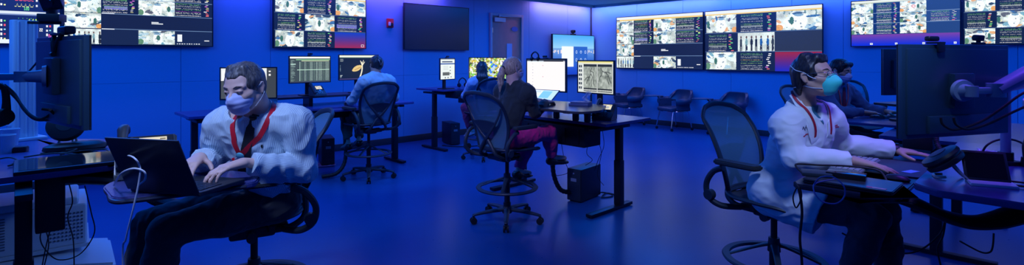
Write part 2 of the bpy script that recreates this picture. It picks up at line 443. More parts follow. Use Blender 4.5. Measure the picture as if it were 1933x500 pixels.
    def mesh(s, w, h, name='screen', flat=True, lx=0.0, rt=None):
        """a w x h panel facing +x, row 0 on top, first column at -y"""
        H, W = s.h, s.w
        yy = np.linspace(-w/2, w/2, W+1); zz = np.linspace(h/2, -h/2, H+1)
        Yg, Zg = np.meshgrid(yy, zz); n = (W+1)*(H+1)
        co = np.empty((n, 3)); co[:, 0] = lx; co[:, 1] = Yg.ravel(); co[:, 2] = Zg.ravel()
        j, i = np.mgrid[0:H, 0:W]; a = (j*(W+1)+i).ravel(); f = np.stack([a, a+(W+1), a+(W+1)+1, a+1], 1)
        me = np_mesh(name, co, f)
        at_ = me.attributes.new('pic', 'FLOAT_COLOR', 'CORNER'); c = np.ones((H*W, 4)); c[:, :3] = lin(s.a.reshape(-1, 3)); c = np.repeat(c, 4, axis=0)
        at_.data.foreach_set('color', c.ravel().astype('f'))
        return me
def np_mesh(name, co, f):
    me = bpy.data.meshes.new(name); n, m = len(co), len(f)
    me.vertices.add(n); me.vertices.foreach_set('co', np.asarray(co, 'f').ravel())
    me.loops.add(m*4); me.loops.foreach_set('vertex_index', np.asarray(f, 'i').ravel())
    me.polygons.add(m); me.polygons.foreach_set('loop_start', np.arange(0, m*4, 4, dtype='i'))
    me.update(calc_edges=True); me.validate(); return me
def put_screen(me, parent, loc=(0, 0, 0)):
    o = link('screen', me, SCREEN, parent, smooth=False); o.location = loc; return o

DB = (24, 38, 72)
def layout4(seed, w=260, h=146, bot=False):
    c = Cv(w, h, DB); X = [0, .225, .46, .715, 1]; hd = .075
    c.rect(0, 0, 1, .05, (225, 232, 235)); c.rect(0, .05, 1, .075, (235, 200, 110)); c.rect(0, .045, .04, .07, (70, 90, 120))
    rows = [hd+.232*i for i in range(4)]+[1]
    for r in range(4):
        y0, y1 = rows[r], rows[r+1]-.008
        c.video(X[0], y0, X[1]-.004, y1, seed+r*3, people=(r == 3))
        if r < 2:
            c.vitals(X[1], y0, X[2], y1, seed+r, .04, accent=[2, 1][r]); c.video(X[2], y0, X[3], y1, seed+r*5+20); c.vitals(X[3], y0, X[4], y1, seed+9+r, .04, accent=[0, 3][r])
    c.rect(X[1], rows[2]+.01, 1, rows[3]-.02, (22, 34, 66)); c.rect(.55, rows[2]+.10, .60, rows[2]+.115, (230, 235, 240)); c.rect(.55, rows[2]+.118, .63, rows[2]+.13, (230, 235, 240))
    c.video(X[2], rows[3], X[3], .985, seed+77)
    c.rect(.735, rows[3]+.05, .77, rows[3]+.165, (230, 235, 240)); c.rect(.94, rows[3]+.14, .975, rows[3]+.155, (235, 235, 240))
    for i in range(10): c.rect(.73+.018*i, .965, .74+.018*i, .98, (225, 230, 235))
    for r in (1, 2, 3): 
        c.rect(X[1], rows[r]-.008, 1, rows[r]-.001, (120, 150, 190)); c.rect(X[1], rows[r]-.012, X[1]+.08, rows[r]+.001, (210, 220, 235))
    return c
def layout3(seed, kind, w=260, h=146):
    c = Cv(w, h, (20, 34, 70)); X = [0, .30, .635, 1]; Y = [.07, .385, .70, 1.0] if kind != 'D' else [.05, .37, .69, 1]
    c.rect(0, 0, 1, .045, (225, 232, 235)); c.rect(0, .045, 1, .07, (235, 200, 110))
    c.video(X[0]+.01, Y[0], X[1]-.005, Y[1]-.02, seed+1); c.vitals(X[1], Y[0], X[2], Y[1], seed+2, .12); c.video(X[2]+.01, Y[0], X[3], Y[1]-.02, seed+3)
    c.vitals(X[0], Y[1], X[1], Y[2], seed+4, .12); c.video(X[1]+.01, Y[1], X[2]-.005, Y[2]-.01, seed+5, people=(kind == 'B'))
    if kind == 'B': c.rect(X[2], Y[1], X[3], Y[2], (40, 50, 72))
    else: c.vitals(X[2], Y[1], X[3], Y[2], seed+6, .10, accent=1)
    c.video(X[0]+.01, Y[2], X[1]-.005, .985, seed+8); c.vitals(X[1], Y[2], X[2], 1, seed+7, .12, accent=2 if kind == 'B' else 0)
    if kind == 'B': c.grad(X[2], Y[2], X[3], 1, (150, 35, 60), (30, 40, 190))
    else: c.grad(X[2], Y[2], X[3], 1, (20, 60, 190), (150, 40, 80))
    if kind != 'B':
        c.rect(.945, .93, .98, .935, (240, 240, 240)); c.rect(.945, .975, .98, .98, (240, 240, 240)); c.rect(.945, .93, .95, .98, (240, 240, 240)); c.rect(.975, .93, .98, .98, (240, 240, 240))
    for y in Y[1:3]: c.rect(0, y-.014, 1, y-.006, (90, 120, 165))
    return c
def layoutC(seed, w=260, h=146):
    c = Cv(w, h, (32, 62, 120)); X = [0, .22, .475, .715, 1]; Y = [.065, .29, .515, .75]
    c.rect(0, 0, 1, .04, (225, 232, 225)); c.rect(.03, .04, 1, .06, (190, 200, 170))
    for r in range(3):
        c.video(X[0], Y[r], X[1], Y[r+1]-.01, seed+r); c.video(X[2], Y[r], X[3], Y[r+1]-.01, seed+9+r)
        c.vitals(X[1], Y[r], X[2], Y[r+1], seed+4+r, .14, tint=(18, 50, 110))
        if r == 1: c.vitals(X[3], Y[r], X[4], Y[r+1], seed+5, .14, tint=(40, 72, 130), accent=3)
        else: c.rect(X[3], Y[r], 1, Y[r+1], (36, 68, 125))
        c.rect(X[1], Y[r]-.008, 1, Y[r]-.001, (150, 180, 215))
    c.ell(.6, .17, .018, .03, (220, 90, 100)); c.ell(.6, .17, .012, .02, (240, 240, 240))
    c.grad(0, .75, 1, 1, (118, 64, 160), (10, 45, 215))
    for x in (.19, .43, .68, .95): c.rect(x, .935, x+.024, .98, (225, 232, 240)); c.rect(x+.007, .95, x+.017, .968, (30, 60, 170))
    return c
def layout0(w=200, h=112):
    c = Cv(w, h, (22, 40, 100))
    c.rect(0, .0, 1, .04, (225, 232, 235)); rs = np.random.RandomState(3)
    def pane(x0, y0, x1, y1, big):
        c.rect(x0, y0, x1, y0+.035, (215, 225, 235)); c.rect(x0, y0+.035, x1, y0+.055, (120, 140, 190))
        n = 5
        for r in range(n):
            y = y0+.10+(y1-y0-.14)*r/n; cc = [(110, 230, 120), (240, 90, 110), (150, 220, 240), (240, 90, 110), (230, 235, 150)][r]
            py = y+.05
            for i in range(int(x0*w), int((x0+(x1-x0)*.42)*w)):
                ph = (i+r*3) % 9; yy = py-(.05 if ph == 0 else .02 if ph in (1, 8) else 0)*(.6+.4*(r < 3)); c.a[max(0, min(h-1, int(yy*h))), i] = cc
            c.rect(x0+(x1-x0)*.46, y+.02, x0+(x1-x0)*.50, y+.05, (235, 238, 245)); c.rect(x0+(x1-x0)*.70, y+.02, x0+(x1-x0)*.735, y+.05, (235, 238, 245))
            c.rect(x0+(x1-x0)*.77, y+.025, x0+(x1-x0)*.81, y+.045, cc)
    pane(0, .04, .5, .56, 1); pane(.5, .04, .995, .56, 1); pane(0, .56, .5, 1, 1); pane(.5, .56, .995, 1, 1)
    c.text(.645, .665, '119', (190, 245, 90), 2); c.text(.60, .50, '120', (110, 230, 140), 1); c.text(.63, .79, '120', (240, 90, 120), 1); c.text(.77, .79, '22', (240, 240, 240), 1)
    c.rect(.93, .56, 1, .90, (215, 232, 240)); c.text(.87, .87, '16.7', (235, 110, 210), 1); c.rect(.0, .95, .6, 1, (225, 235, 245))
    return c
def wall_tv(label, side, px0, px1, ztop, zbot, cv=None, group=None, off=.035):
    T = tl if side == 'L' else tr; t0, t1 = T(px0), T(px1); w = abs(t1-t0); h = ztop-zbot; tm = (t0+t1)/2
    p, a = onwall(side, tm, zbot)
    r = thing('wall_display', label, 'wall display', p, a, group)
    mb = MB(); mb.box((off+.02, 0, h/2), (.045, w, h), bev=.004); obj('casing', mb, GLOSSB, r)
    mb = MB(); mb.box((off/2, 0, h*.55), (off, w*.5, h*.4)); mb.box((off/2, 0, h*.5), (off, w*.72, .06)); obj('wall_bracket', mb, DARKM, r)
    b = .014; x = off+.0435
    mb = MB()
    for y0, y1, z0, z1 in ((-w/2, w/2, 0, b), (-w/2, w/2, h-b, h), (-w/2, -w/2+b, b, h-b), (w/2-b, w/2, b, h-b)):
        mb.box((x, (y0+y1)/2, (z0+z1)/2), (.006, y1-y0, z1-z0), bev=.001)
    obj('bezel', mb, BLACKP, r)
    if cv: put_screen(cv.mesh(w-2*b, h-2*b, lx=x+.001), r, (0, 0, h/2))
    else:
        mb = MB(); mb.box((x, 0, h/2), (.004, w-2*b, h-2*b)); obj('screen', mb, SCRG, r)
    return r
zb = 1.637
wall_tv('large wall display at the far left with patient vitals and the number 119', 'L', -68, 115, zb+.83, zb, layout0())
wall_tv('wall display with camera tiles partly behind the left monitor back', 'L', 117.6, 399.6, zb+.83, zb, layout4(3))
wall_tv('wall display of nine tiles above the woman with the clipped hair', 'L', 512, 687, zb+.84, zb-.003, layout3(40, 'T'))
wall_tv('switched off dark wall display left of the brown door', 'L', 758.5, 880.5, zl(758.5, 5.5), zb-.005)
wall_tv('big display on the right wall nearest the corner, four camera columns', 'R', 1167, 1331, zr(1167, 33), zr(1167, 129), layout4(11))
wall_tv('big display on the right wall with three camera columns and a red lower corner', 'R', 1333.5, 1556, zr(1333, 22), zr(1333, 133), layout3(60, 'B'))
wall_tv('wall display on the right with a violet strip along its bottom', 'R', 1608, 1815.5, zr(1608, 3), zr(1608, 88.6), layoutC(90))
wall_tv('wall display cut off by the right edge, nine tiles on blue', 'R', 1818, 2040, zr(1608, 3), zr(1608, 88.6), layout3(120, 'D'))

# touch display beside the corner, camera on top
c = Cv(150, 84, (60, 120, 220)); c.grad(0, 0, 1, .35, (70, 165, 235), (150, 205, 245)); c.grad(0, .33, 1, .75, (110, 160, 220), (30, 80, 190)); c.grad(0, .72, 1, 1, (40, 95, 205), (20, 60, 190))
rs = np.random.RandomState(5)
for i in range(60): x = rs.rand(); c.rect(x, .36+.1*rs.rand(), x+.02, .38+.1*rs.rand(), (230, 215, 220))
c.rect(.20, .28, .48, .80, (235, 243, 248)); c.rect(.48, .29, .83, .72, (40, 95, 190))
for i in range(3):
    for j in range(2):
        c.ell(.55+.11*i, .42+.2*j, .022, .04, (190, 215, 250)); c.ell(.55+.11*i, .42+.2*j, .014, .026, (40, 95, 190))
zt_ = zl(1034, 64); zb_ = zl(1034, 143)
wall_tv('blue touch display beside the corner showing icons and a white panel', 'L', 1034, 1113, zt_, zb_, c, off=.10)
def ptz(name, label, p, a, s=1.0):
    r = thing(name, label, 'camera', p, a)
    mb = MB(); mb.box((0, 0, .012*s), (.07*s, .14*s, .024*s), bev=.006*s); mb.cyl((0, 0, .02*s), (0, 0, .04*s), .022*s); obj('base', mb, BLACKP, r)
    mb = MB(); mb.box((0, 0, .075*s), (.08*s, .095*s, .07*s), rot=(0, -.15, 0), bev=.015*s); obj('head', mb, BLACKP, r)
    mb = MB(); mb.cyl((.03*s, 0, .08*s), (.055*s, 0, .083*s), .026*s, .024*s, n=24); obj('lens', mb, GLOSSB, r)
    return r
pc, ac = onwall('L', tl(1075), zt_); pc = pc + Nv*.11
ptz('conference_camera', 'small black camera sitting on top of the blue touch display', pc, ac, 1.0)
# ------------------------------------------------------------ task stool (x forward)
def make_stool(label, loc, rotz, group='mesh task stools with foot rings', ringz=.31, lean=0.12, sh=.66, legrot=0.0):
    r = thing('task_stool', label, 'stool', loc, rotz, group)
    mb = MB()
    mb.lathe([(0, .075), (.045, .075), (.05, .10), (.036, .135), (0, .135)], n=24)
    for k in range(5):
        a = legrot+2*PI*k/5; c, s_ = math.cos(a), math.sin(a)
        mb.tube([(c*.03, s_*.03, .108), (c*.16, s_*.16, .10), (c*.30, s_*.30, .082), (c*.315, s_*.315, .066)], [.026, .022, .017, .014], n=10, flat=(.75, 1.15), up=(0, 0, 1), sub=4)
    obj('base', mb, GRAPH, r)
    for k in range(5):
        a = legrot+2*PI*k/5; c, s_ = math.cos(a), math.sin(a); p = V(c*.315, s_*.315, .029); t = V(-s_, c, 0)
        mb = MB()
        for q in (-1, 1): mb.cyl(p+t*(q*.010), p+t*(q*.024), .029, n=20)
        mb.cyl(p-t*.012, p+t*.012, .012, n=10); mb.box(p+V(0, 0, .022), (.03, .03, .022), rot=(0, 0, a), bev=.006); mb.cyl(p+V(0, 0, .02), p+V(0, 0, .06), .007, n=8)
        obj('caster', mb, RUBBER, r)
    mb = MB(); mb.cyl((0, 0, .13), (0, 0, .40), .026); mb.cyl((0, 0, .36), (0, 0, sh-.11), .018); mb.cyl((0, 0, .13), (0, 0, .17), .034); obj('column', mb, DARKM, r)
    mb = MB(); R = .262
    mb.lathe([(R-.024, .0), (R-.018, -.010), (R+.018, -.010), (R+.024, 0), (R+.018, .008), (R-.018, .008)], (0, 0, ringz), n=56, close=True)
    for k in range(4):
        a = rad(35+90*k); c, s_ = math.cos(a), math.sin(a)
        mb.tube([(c*.03, s_*.03, ringz+.085), (c*.10, s_*.10, ringz+.06), (c*.245, s_*.245, ringz+.0)], [.018, .014, .012], n=8, flat=(.6, 1.3), up=(0, 0, 1), sub=4)
    mb.cyl((0, 0, ringz+.045), (0, 0, ringz+.125), .036, .03)
    obj('foot_ring', mb, GRAPH, r)
    # tilt mechanism
    mb = MB(); mb.box((.01, 0, sh-.075), (.22, .13, .06), bev=.02, seg=3); mb.box((-.11, 0, sh-.06), (.10, .20, .045), bev=.015, seg=3); mb.cyl((.02, -.13, sh-.075), (.02, .13, sh-.075), .012)
    mb.cyl((.02, .12, sh-.075), (.02, .155, sh-.075), .024); mb.cyl((.02, -.155, sh-.075), (.02, -.12, sh-.075), .024)
    mb.tube([(-.10, -.09, sh-.06), (-.17, -.12, sh-.05), (-.235, -.10, sh-.01), (-.25, -.05, sh+.07), (-.25, 0, sh+.13)], .017, n=8)
    mb.tube([(-.10, .09, sh-.06), (-.17, .12, sh-.05), (-.235, .10, sh-.01), (-.25, .05, sh+.07), (-.25, 0, sh+.13)], .017, n=8)
    obj('tilt_mechanism', mb, GRAPH, r)
    # seat
    def seatz(x, y): 
        return sh + .012 - .10*max(0, (x-.12)/.14)**2*.45 + .9*y*y*.22 + .015*max(0, (-x-.10)/.12)
    n = 40; loop = []
    for i in range(n):
        a = 2*PI*i/n; c, s_ = math.cos(a), math.sin(a); x = .235*abs(c)**.62*(1 if c > 0 else -1)+.015; y = .255*abs(s_)**.62*(1 if s_ > 0 else -1)*(1-.10*(x < 0)*abs(x)/.23)
        loop.append((x, y, seatz(x, y)))
    mb = MB(); mb.tube(loop, .013, n=8, closed=True, sub=1, flat=(.9, 1.3), up=(0, 0, 1)); se = obj('seat_frame', mb, GRAPH, r)
    def sf(u, v):
        x = (-.222+.468*u); y = (v*2-1)
        hw = .25*(1-max(0, abs((x-.015)/.238))**6)**.45 if abs((x-.015)/.238) < 1 else .05
        hw *= (1-.10*(x < 0)*abs(x)/.23)
        return V(x, y*max(hw, .08), seatz(x, y*hw)-.006-.012*(1-y*y))
    mb = MB(); mb.surf(sf, 16, 16, .004); obj('seat', mb, mat('seat_weave', (.035, .045, .05), .7, bump=.3, bscale=400), r)
    # backrest
    Bz, Bh = sh+.03, .505
    def bk(s_, h):     # s_ in -1..1, h 0..1 -> point on the back surface
        w = (.150+.085*math.sin(PI*min(1, (h*.93+.05)**.9*.72)))*(1.0 if h < .86 else 1-.26*((h-.86)/.14)**2.2)
        x = -.235-.05*h-lean*h*h*.9+.035*math.sin(PI*h)*.9+.045*s_*s_*(1-.3*h)
        return V(x, s_*w, Bz+Bh*h-.022*s_*s_*max(0, (h-.7)/.3))
    loop = [bk(-1, h/10) for h in range(1, 10)]+[bk(-1+2*i/8, 1) for i in range(0, 9)]+[bk(1, h/10) for h in range(9, 0, -1)]+[bk(1-2*i/6, 0) for i in range(0, 7)]
    mb = MB(); mb.tube(loop, .014, n=8, closed=True, sub=2, flat=(.8, 1.35), up=(1, 0, 0)); br = obj('backrest_frame', mb, GRAPH, r)
    mb = MB(); mb.surf(lambda u, v: bk(-1+2*u, v), 18, 22); obj('backrest_mesh', mb, WEAVE, r)
    # lumbar support: shield pad and Y yoke behind the mesh
    mb = MB()
    def lum(u, v): 
        s_ = (-1+2*u); h = .30+.22*v; p = bk(s_*(.25+.40*v), h); return p+V(-.028, 0, -.02*s_*s_)
    mb.surf(lum, 10, 8, .014)
    for q in (-1, 1): mb.tube([V(-.262, 0, sh+.12), bk(q*.30, .30)+V(-.045, 0, 0), bk(q*.72, .55)+V(-.035, 0, 0), bk(q*.93, .74)+V(-.012, 0, 0)], [.014, .011, .009, .007], n=8, flat=(.7, 1.3), up=(1, 0, 0))
    obj('lumbar_support', mb, GRAPH, r)
    # arms
    for q in (-1, 1):
        mb = MB(); az = sh+.215
        mb.tube([(-.13, q*.13, sh-.055), (-.20, q*.225, sh-.045), (-.255, q*.265, sh+.0), (-.265, q*.275, sh+.08), (-.215, q*.285, sh+.16), (-.15, q*.285, az-.02)], [.017, .018, .018, .017, .017, .019], n=10)
        mb.cyl((-.24, q*.26, sh+.02), (-.24, q*.30, sh+.02), .03); obj('arm_support', mb, GRAPH, r)
        mb = MB(); pl = rcorner([(-.20, q*.25), (-.20, q*.325), (.07, q*.335), (.085, q*.25)] if q > 0 else [(-.20, q*.325), (-.20, q*.25), (.085, q*.25), (.07, q*.335)], .035, 5)
        mb.prism(pl, az, az+.028, bev=.008); obj('arm_pad', mb, mat('arm_pad_foam', (.03, .035, .04), .55), r)
    return r

# ------------------------------------------------------------ lounge armchair with tablet (x forward)
def make_lounge(label, loc, rotz, tablet):
    r = thing('tablet_armchair', label, 'armchair', loc, rotz, 'blue armchairs on casters along the right wall')
    mb = MB(); mb.box((.02, 0, .43), (.50, .46, .085), bev=.035, seg=4); obj('seat', mb, UPH, r)
    # wrap-around shell: back pad with arms
    mb = MB()
    def shell(u, v):
        a = rad(-128+256*u); x = -math.cos(a)*.27; y = math.sin(a)*.31; t = abs(a)/rad(128)
        top = .815-.19*min(1, max(0, (t-.30)/.18))**1.5; bot = .60-.05*max(0, (t-.4)/.6)
        k = .02*math.sin(PI*v); return V(x-k*math.cos(a)-(.03*v if t < .4 else 0), y+k*math.sin(a), bot+(top-bot)*v)
    mb.surf(shell, 36, 8, .05); obj('backrest', mb, UPH, r)
    for q in (-1, 1):
        mb = MB(); mb.surf(lambda u, v: V(-.14+.31*u, q*.265, .42+.20*v), 6, 4, .035*q); obj('side_panel', mb, UPH, r)
    mb = MB(); mb.tube([(-.18, -.2, .385), (.2, -.2, .385), (.2, .2, .385), (-.18, .2, .385)], .012, closed=True, sub=3); obj('under_frame', mb, CHROME, r)
    for x, y in ((.20, .21), (.20, -.21), (-.17, .21), (-.17, -.21)):
        ex = x+.07*(1 if x > 0 else -1); ey = y+.03*(1 if y > 0 else -1)
        mb = MB(); mb.tube([(x, y, .41), ((x+ex)/2, (y+ey)/2, .24), (ex, ey, .06)], [.014, .013, .011], n=10); lg = obj('leg', mb, CHROME, r)
        mb = MB(); mb.cyl((ex-.01, ey-.014, .028), (ex-.01, ey-.003, .028), .027, n=18); mb.cyl((ex-.01, ey+.003, .028), (ex-.01, ey+.014, .028), .027, n=18); mb.cyl((ex, ey, .03), (ex, ey, .065), .009, n=10); obj('caster', mb, RUBBER, lg)
    if tablet:
        mb = MB(); mb.prism(rcorner([(.02, -.30), (.34, -.34), (.36, -.60), (.02, -.62)], .06), .665, .683, bev=.004); obj('tablet', mb, mat('tablet_laminate', (.12, .13, .17), .35), r)
        mb = MB(); mb.tube([(.0, -.27, .50), (.05, -.33, .58), (.12, -.40, .66)], .014, n=10); obj('tablet_arm', mb, DARKM, r)
    return r
for i, (px, tb, lab, off) in enumerate([(1205, True, 'blue armchair on casters nearest the corner, tablet swung to its far side', .40), (1291, True, 'middle blue armchair of three along the right wall, small tablet over one arm', .40), (1390, True, 'blue armchair partly hidden behind the stool back at the right', .40)]):
    p = RW(tr(px), 0, off); make_lounge(lab, p, AU+PI-rad([26, 22, 20][i]), tb)
# ------------------------------------------------------------ desks: local x along U, local y = away along -Nv
VB = -Nv
def dl(o, x, y, z=0): return V(o[0], o[1], 0)+U*x+VB*y+V(0, 0, z)
def desk_leg(r, x, y0, y1, z, axis='y', cpos=.5, cw=.075):
    mb = MB()
    if axis == 'y':
        c = y0+(y1-y0)*cpos; mb.box((x, (y0+y1)/2, .022), (.07, y1-y0, .03), bev=.006); mb.box((x, c, z-.04), (.06, y1-y0-.08, .03), bev=.004); cx, cy = x, c
        for yy in (y0+.04, y1-.04): mb.cyl((x, yy, 0), (x, yy, .01), .02, n=12)
    else:
        c = y0+(y1-y0)*cpos; mb.box(((y0+y1)/2, x, .022), (y1-y0, .07, .03), bev=.006); mb.box(((y0+y1)/2, x, z-.04), (y1-y0-.08, .06, .03), bev=.004); cx, cy = c, x
        for yy in (y0+.04, y1-.04): mb.cyl((yy, x, 0), (yy, x, .01), .02, n=12)
    mb.box((cx, cy, .035+z*.26), (cw, cw, z*.52), bev=.008); mb.box((cx, cy, z*.5+.2), (cw*.84, cw*.84, z-.4), bev=.006)
    obj('leg', mb, DARKM, r)
def desk(label, o, poly, z, legs, mat_top=DESKM, rs=.03, axis='y', th=.028, name='sit_stand_desk', beam=True):
    r = thing(name, label, 'desk', (o[0], o[1], 0), AU)
    mb = MB(); pl = rcorner(poly, rs); mb.prism(pl, z-th, z, bev=.004); obj('tabletop', mb, mat_top, r)
    for l in legs: desk_leg(r, l[0], l[1], l[2], z-th, l[3] if len(l) > 3 else axis, l[4] if len(l) > 4 else .5)
    if beam and len(legs) > 1 and (len(legs[0]) < 4 or legs[0][3] == legs[1][3]):
        a, b = legs[0], legs[1]; mb = MB(); ca = (a[1]+a[2])/2
        if (a[3] if len(a) > 3 else axis) == 'y': mb.box(((a[0]+b[0])/2, ca, z-.06), (abs(a[0]-b[0]), .05, .04))
        else: mb.box((ca, (a[0]+b[0])/2, z-.06), (.05, abs(a[0]-b[0]), .04))
        obj('crossbeam', mb, DARKM, r)
    return r
def webcam(label, p, a, s=1.0):
    r = thing('webcam', label, 'webcam', p, a)
    mb = MB(); mb.box((-.015, 0, .004), (.05, .045, .008), bev=.003); mb.box((-.036, 0, -.015), (.008, .04, .04), bev=.003); obj('clip', mb, BLACKP, r)
    mb = MB(); mb.box((0, 0, .022), (.026, .062, .022), bev=.010, seg=4); obj('camera_body', mb, BLACKP, r)
    mb = MB(); mb.cyl((.012, 0, .022), (.016, 0, .022), .008, n=18); obj('lens', mb, GLOSSB, r); return r
def monitor(label, c, ang, w, h, cv=None, tilt=0.0, stand=None, back='plain', bez=.011, chin=0.0, casing=None, name='monitor', vesa=False, depth=.035, group=None):
    """screen centre c, facing ang; stand = height of the surface it stands on"""
    casing = casing or MONB
    zb = stand if stand is not None else c[2]-h/2
    r = thing(name, label, 'monitor', (c[0], c[1], zb), ang, group)
    T = Matrix.Translation(V(0, 0, c[2]-zb)) @ Matrix.Rotation(-tilt, 4, 'Y')
    mb = MB(); mb.box((-.012, 0, -chin/2), (.02, w+2*bez, h+2*bez+chin), bev=.004, M=T)
    if back != 'slab':
        mb.prism([( -h*.34, -w*.40), (h*.30, -w*.40), (h*.36, -w*.30), (h*.36, w*.30), (h*.30, w*.40), (-h*.34, w*.40)], 0, depth*.7, M=T @ Matrix.Translation(V(-.02, 0, -.01)) @ Matrix.Rotation(-PI/2, 4, 'Y'), bev=.004) if back == 'plain' else mb.box((-.024, 0, .0), (.012, w*.97, h*.96), bev=.003, M=T).box((-.034, 0, -h*.38), (.014, w*.62, h*.20), bev=.004, M=T)
    obj('casing', mb, casing, r)
    mb = MB()
    for y0, y1, z0, z1 in ((-w/2-bez, w/2+bez, h/2, h/2+bez), (-w/2-bez, w/2+bez, -h/2-bez, -h/2), (-w/2-bez, -w/2, -h/2, h/2), (w/2, w/2+bez, -h/2, h/2)):
        mb.box((.001, (y0+y1)/2, (z0+z1)/2), (.006, y1-y0, z1-z0), bev=.001, M=T)
    obj('bezel', mb, BLACKP, r)
    if cv:
        me = cv.mesh(w, h, lx=.0005); me.transform(T); link('screen', me, SCREEN, r, smooth=False)
    else:
        mb = MB(); mb.box((0, 0, 0), (.002, w, h), M=T); obj('screen', mb, SCRG, r)
    if vesa:
        mb = MB(); mb.box((-.045, 0, .02), (.03, .13, .155), bev=.008, M=T); obj('mounting_plate', mb, MONB, r)
    if stand is not None:
        mb = MB(); H = c[2]-stand
        mb.prism(rcorner([(-.14, -.11), (.06, -.13), (.06, .13), (-.14, .11)], .03), 0, .012, bev=.003); mb.box((-.075, 0, H*.5), (.022, .07, H), bev=.006); mb.box((-.05, 0, H-.01), (.05, .08, .08), bev=.01); obj('stand', mb, BLACKP if casing is MONB else casing, r)
    return r
def keyboard(label, p, a, w=.43, d=.13, col=None, group=None):
    r = thing('keyboard', label, 'keyboard', p, a, group)
    mb = MB(); mb.prism(rpoly(d, w, .012), 0, .014, bev=.003); obj('case', mb, col or BLACKP, r)
    mb = MB(); nx, ny = 5, 15
    for i in range(nx):
        for j in range(ny):
            if i == 0 and 3 < j < 9:
                if j == 4: mb.box((-d*.37+d*.185*i, -w*.45+w*.064*6, .017), (d*.15, w*.30, .008), bev=.0015, seg=1)
                continue
            mb.box((-d*.37+d*.185*i, -w*.45+w*.0643*j, .017), (d*.15, w*.053, .008), bev=.0015, seg=1)
    obj('keys', mb, mat('keycaps', (.035, .04, .05), .45) if col is None else mat('grey_keycaps', (.30, .31, .34), .4), r); return r
def laptop(label, p, a, open_deg, w=.34, d=.24, cv=None, body=None):
    """hinge along local y at x=0, keyboard deck toward +x (the user)"""
    body = body or mat('laptop_shell', (.035, .04, .055), .35, metal=.4)
    r = thing('laptop', label, 'laptop', p, a)
    mb = MB(); mb.prism(rpoly(d, w, .012, c=(d/2, 0)), .003, .018, bev=.002); obj('base', mb, body, r)
    mb = MB()
    for i in range(5):
        for j in range(14): mb.box((d*.16+i*.021, -w*.40+w*.0615*j, .0195), (.017, w*.052, .003))
    mb.box((d*.80, 0, .0185), (.07, .10, .001)); obj('keys', mb, BLACKP, r)
    T = Matrix.Translation(V(0, 0, .016)) @ Matrix.Rotation(-rad(open_deg-90), 4, 'Y')
    mb = MB(); mb.box((-.004, 0, d/2), (.007, w, d), bev=.003, M=T); mb.cyl((0, -w*.4, .016), (0, w*.4, .016), .007, n=12); obj('lid', mb, body, r)
    if cv: me = cv.mesh(w-.02, d-.025); me.transform(T @ Matrix.Translation(V(.0005, 0, d/2))); link('screen', me, SCREEN, r, smooth=False)
    return r
def desk_phone(label, p, a, lit=True, s=1.0):
    r = thing('desk_phone', label, 'phone', p, a)
    T = Matrix.Translation(V(0, 0, .0)) 
    mb = MB(); prof = [(.09, 0), (-.09, 0), (-.10, .10), (-.085, .155), (-.07, .16), (.085, .03)]
    M = Matrix.Rotation(PI/2, 4, 'X'); mb.prism([(x*s, z*s) for x, z in prof], -.11*s, .11*s, M=M, bev=.006*s); obj('phone_body', mb, mat('phone_shell', (.05, .06, .075), .35), r)
    ax = math.atan2(.13, .155)
    F = Matrix.Translation(V(.005*s, 0, .098*s)) @ Matrix.Rotation(ax-PI/2, 4, 'Y')   # local x = outward normal -> face frame
    F = Matrix.Translation(V(.008*s, 0, .098*s)) @ Matrix.Rotation(-(PI/2-ax), 4, 'Y')
    # handset on the viewer's left
    mb = MB(); mb.tube([(.085*s, -.082*s, .055*s), (.06*s, -.084*s, .085*s), (-.01*s, -.086*s, .145*s), (-.07*s, -.084*s, .192*s), (-.09*s, -.082*s, .175*s)], [.026*s, .024*s, .019*s, .026*s, .024*s], n=12, flat=(1, .8)); obj('handset', mb, mat('phone_shell', (.05, .06, .075), .35), r)
    n = V(.13, 0, .155).normalized(); t = V(.155, 0, -.13).normalized()      # normal and downslope
    def pl(u, v, o=0): q = V(.008, 0, .097)+t*v+n*o; return V(q.x*s, u*s, q.z*s)
    def quad(u0, u1, v0, v1, o): 
        m = MB(); m._add([pl(u0, v0, o), pl(u1, v0, o), pl(u1, v1, o), pl(u0, v1, o), pl(u0, v0, -.002), pl(u1, v0, -.002), pl(u1, v1, -.002), pl(u0, v1, -.002)], [(0, 1, 2, 3), (0, 1, 5, 4), (1, 2, 6, 5), (2, 3, 7, 6), (3, 0, 4, 7)]); return m
    obj('display_frame', quad(-.05, .095, -.09, .005, .006), BLACKP, r)
    if lit:
        cv = Cv(24, 18, (225, 215, 190)); cv.rect(.1, .15, .4, .3, (90, 80, 60)); cv.ell(.55, .55, .18, .22, (170, 175, 185)); cv.rect(.75, .1, .95, .2, (120, 110, 90))
        me = cv.mesh(.10*s, .07*s); me.transform(Matrix.Translation(pl(.022, -.045, .0068)) @ Matrix(((n.x, 0, -t.x, 0), (0, 1, 0, 0), (n.z, 0, -t.z, 0), (0, 0, 0, 1)))); link('display', me, SCREEN, r, smooth=False)
    m = MB()
    for i in range(3):
        for j in range(4): q = pl(-.02+.028*i, .03+.018*j, .003); m.box(q, (.012*s, .02*s, .006*s), rot=(0, PI/2-ax-PI/2+.0, 0), bev=.002)
    m.lathe([(0, 0), (.015*s, 0), (.015*s, .004*s), (0, .004*s)], M=Matrix.Translation(pl(.022, .02, .0)) @ Matrix.Rotation(PI/2-ax, 4, 'Y'), n=16); obj('buttons', m, SILV, r)
    return r
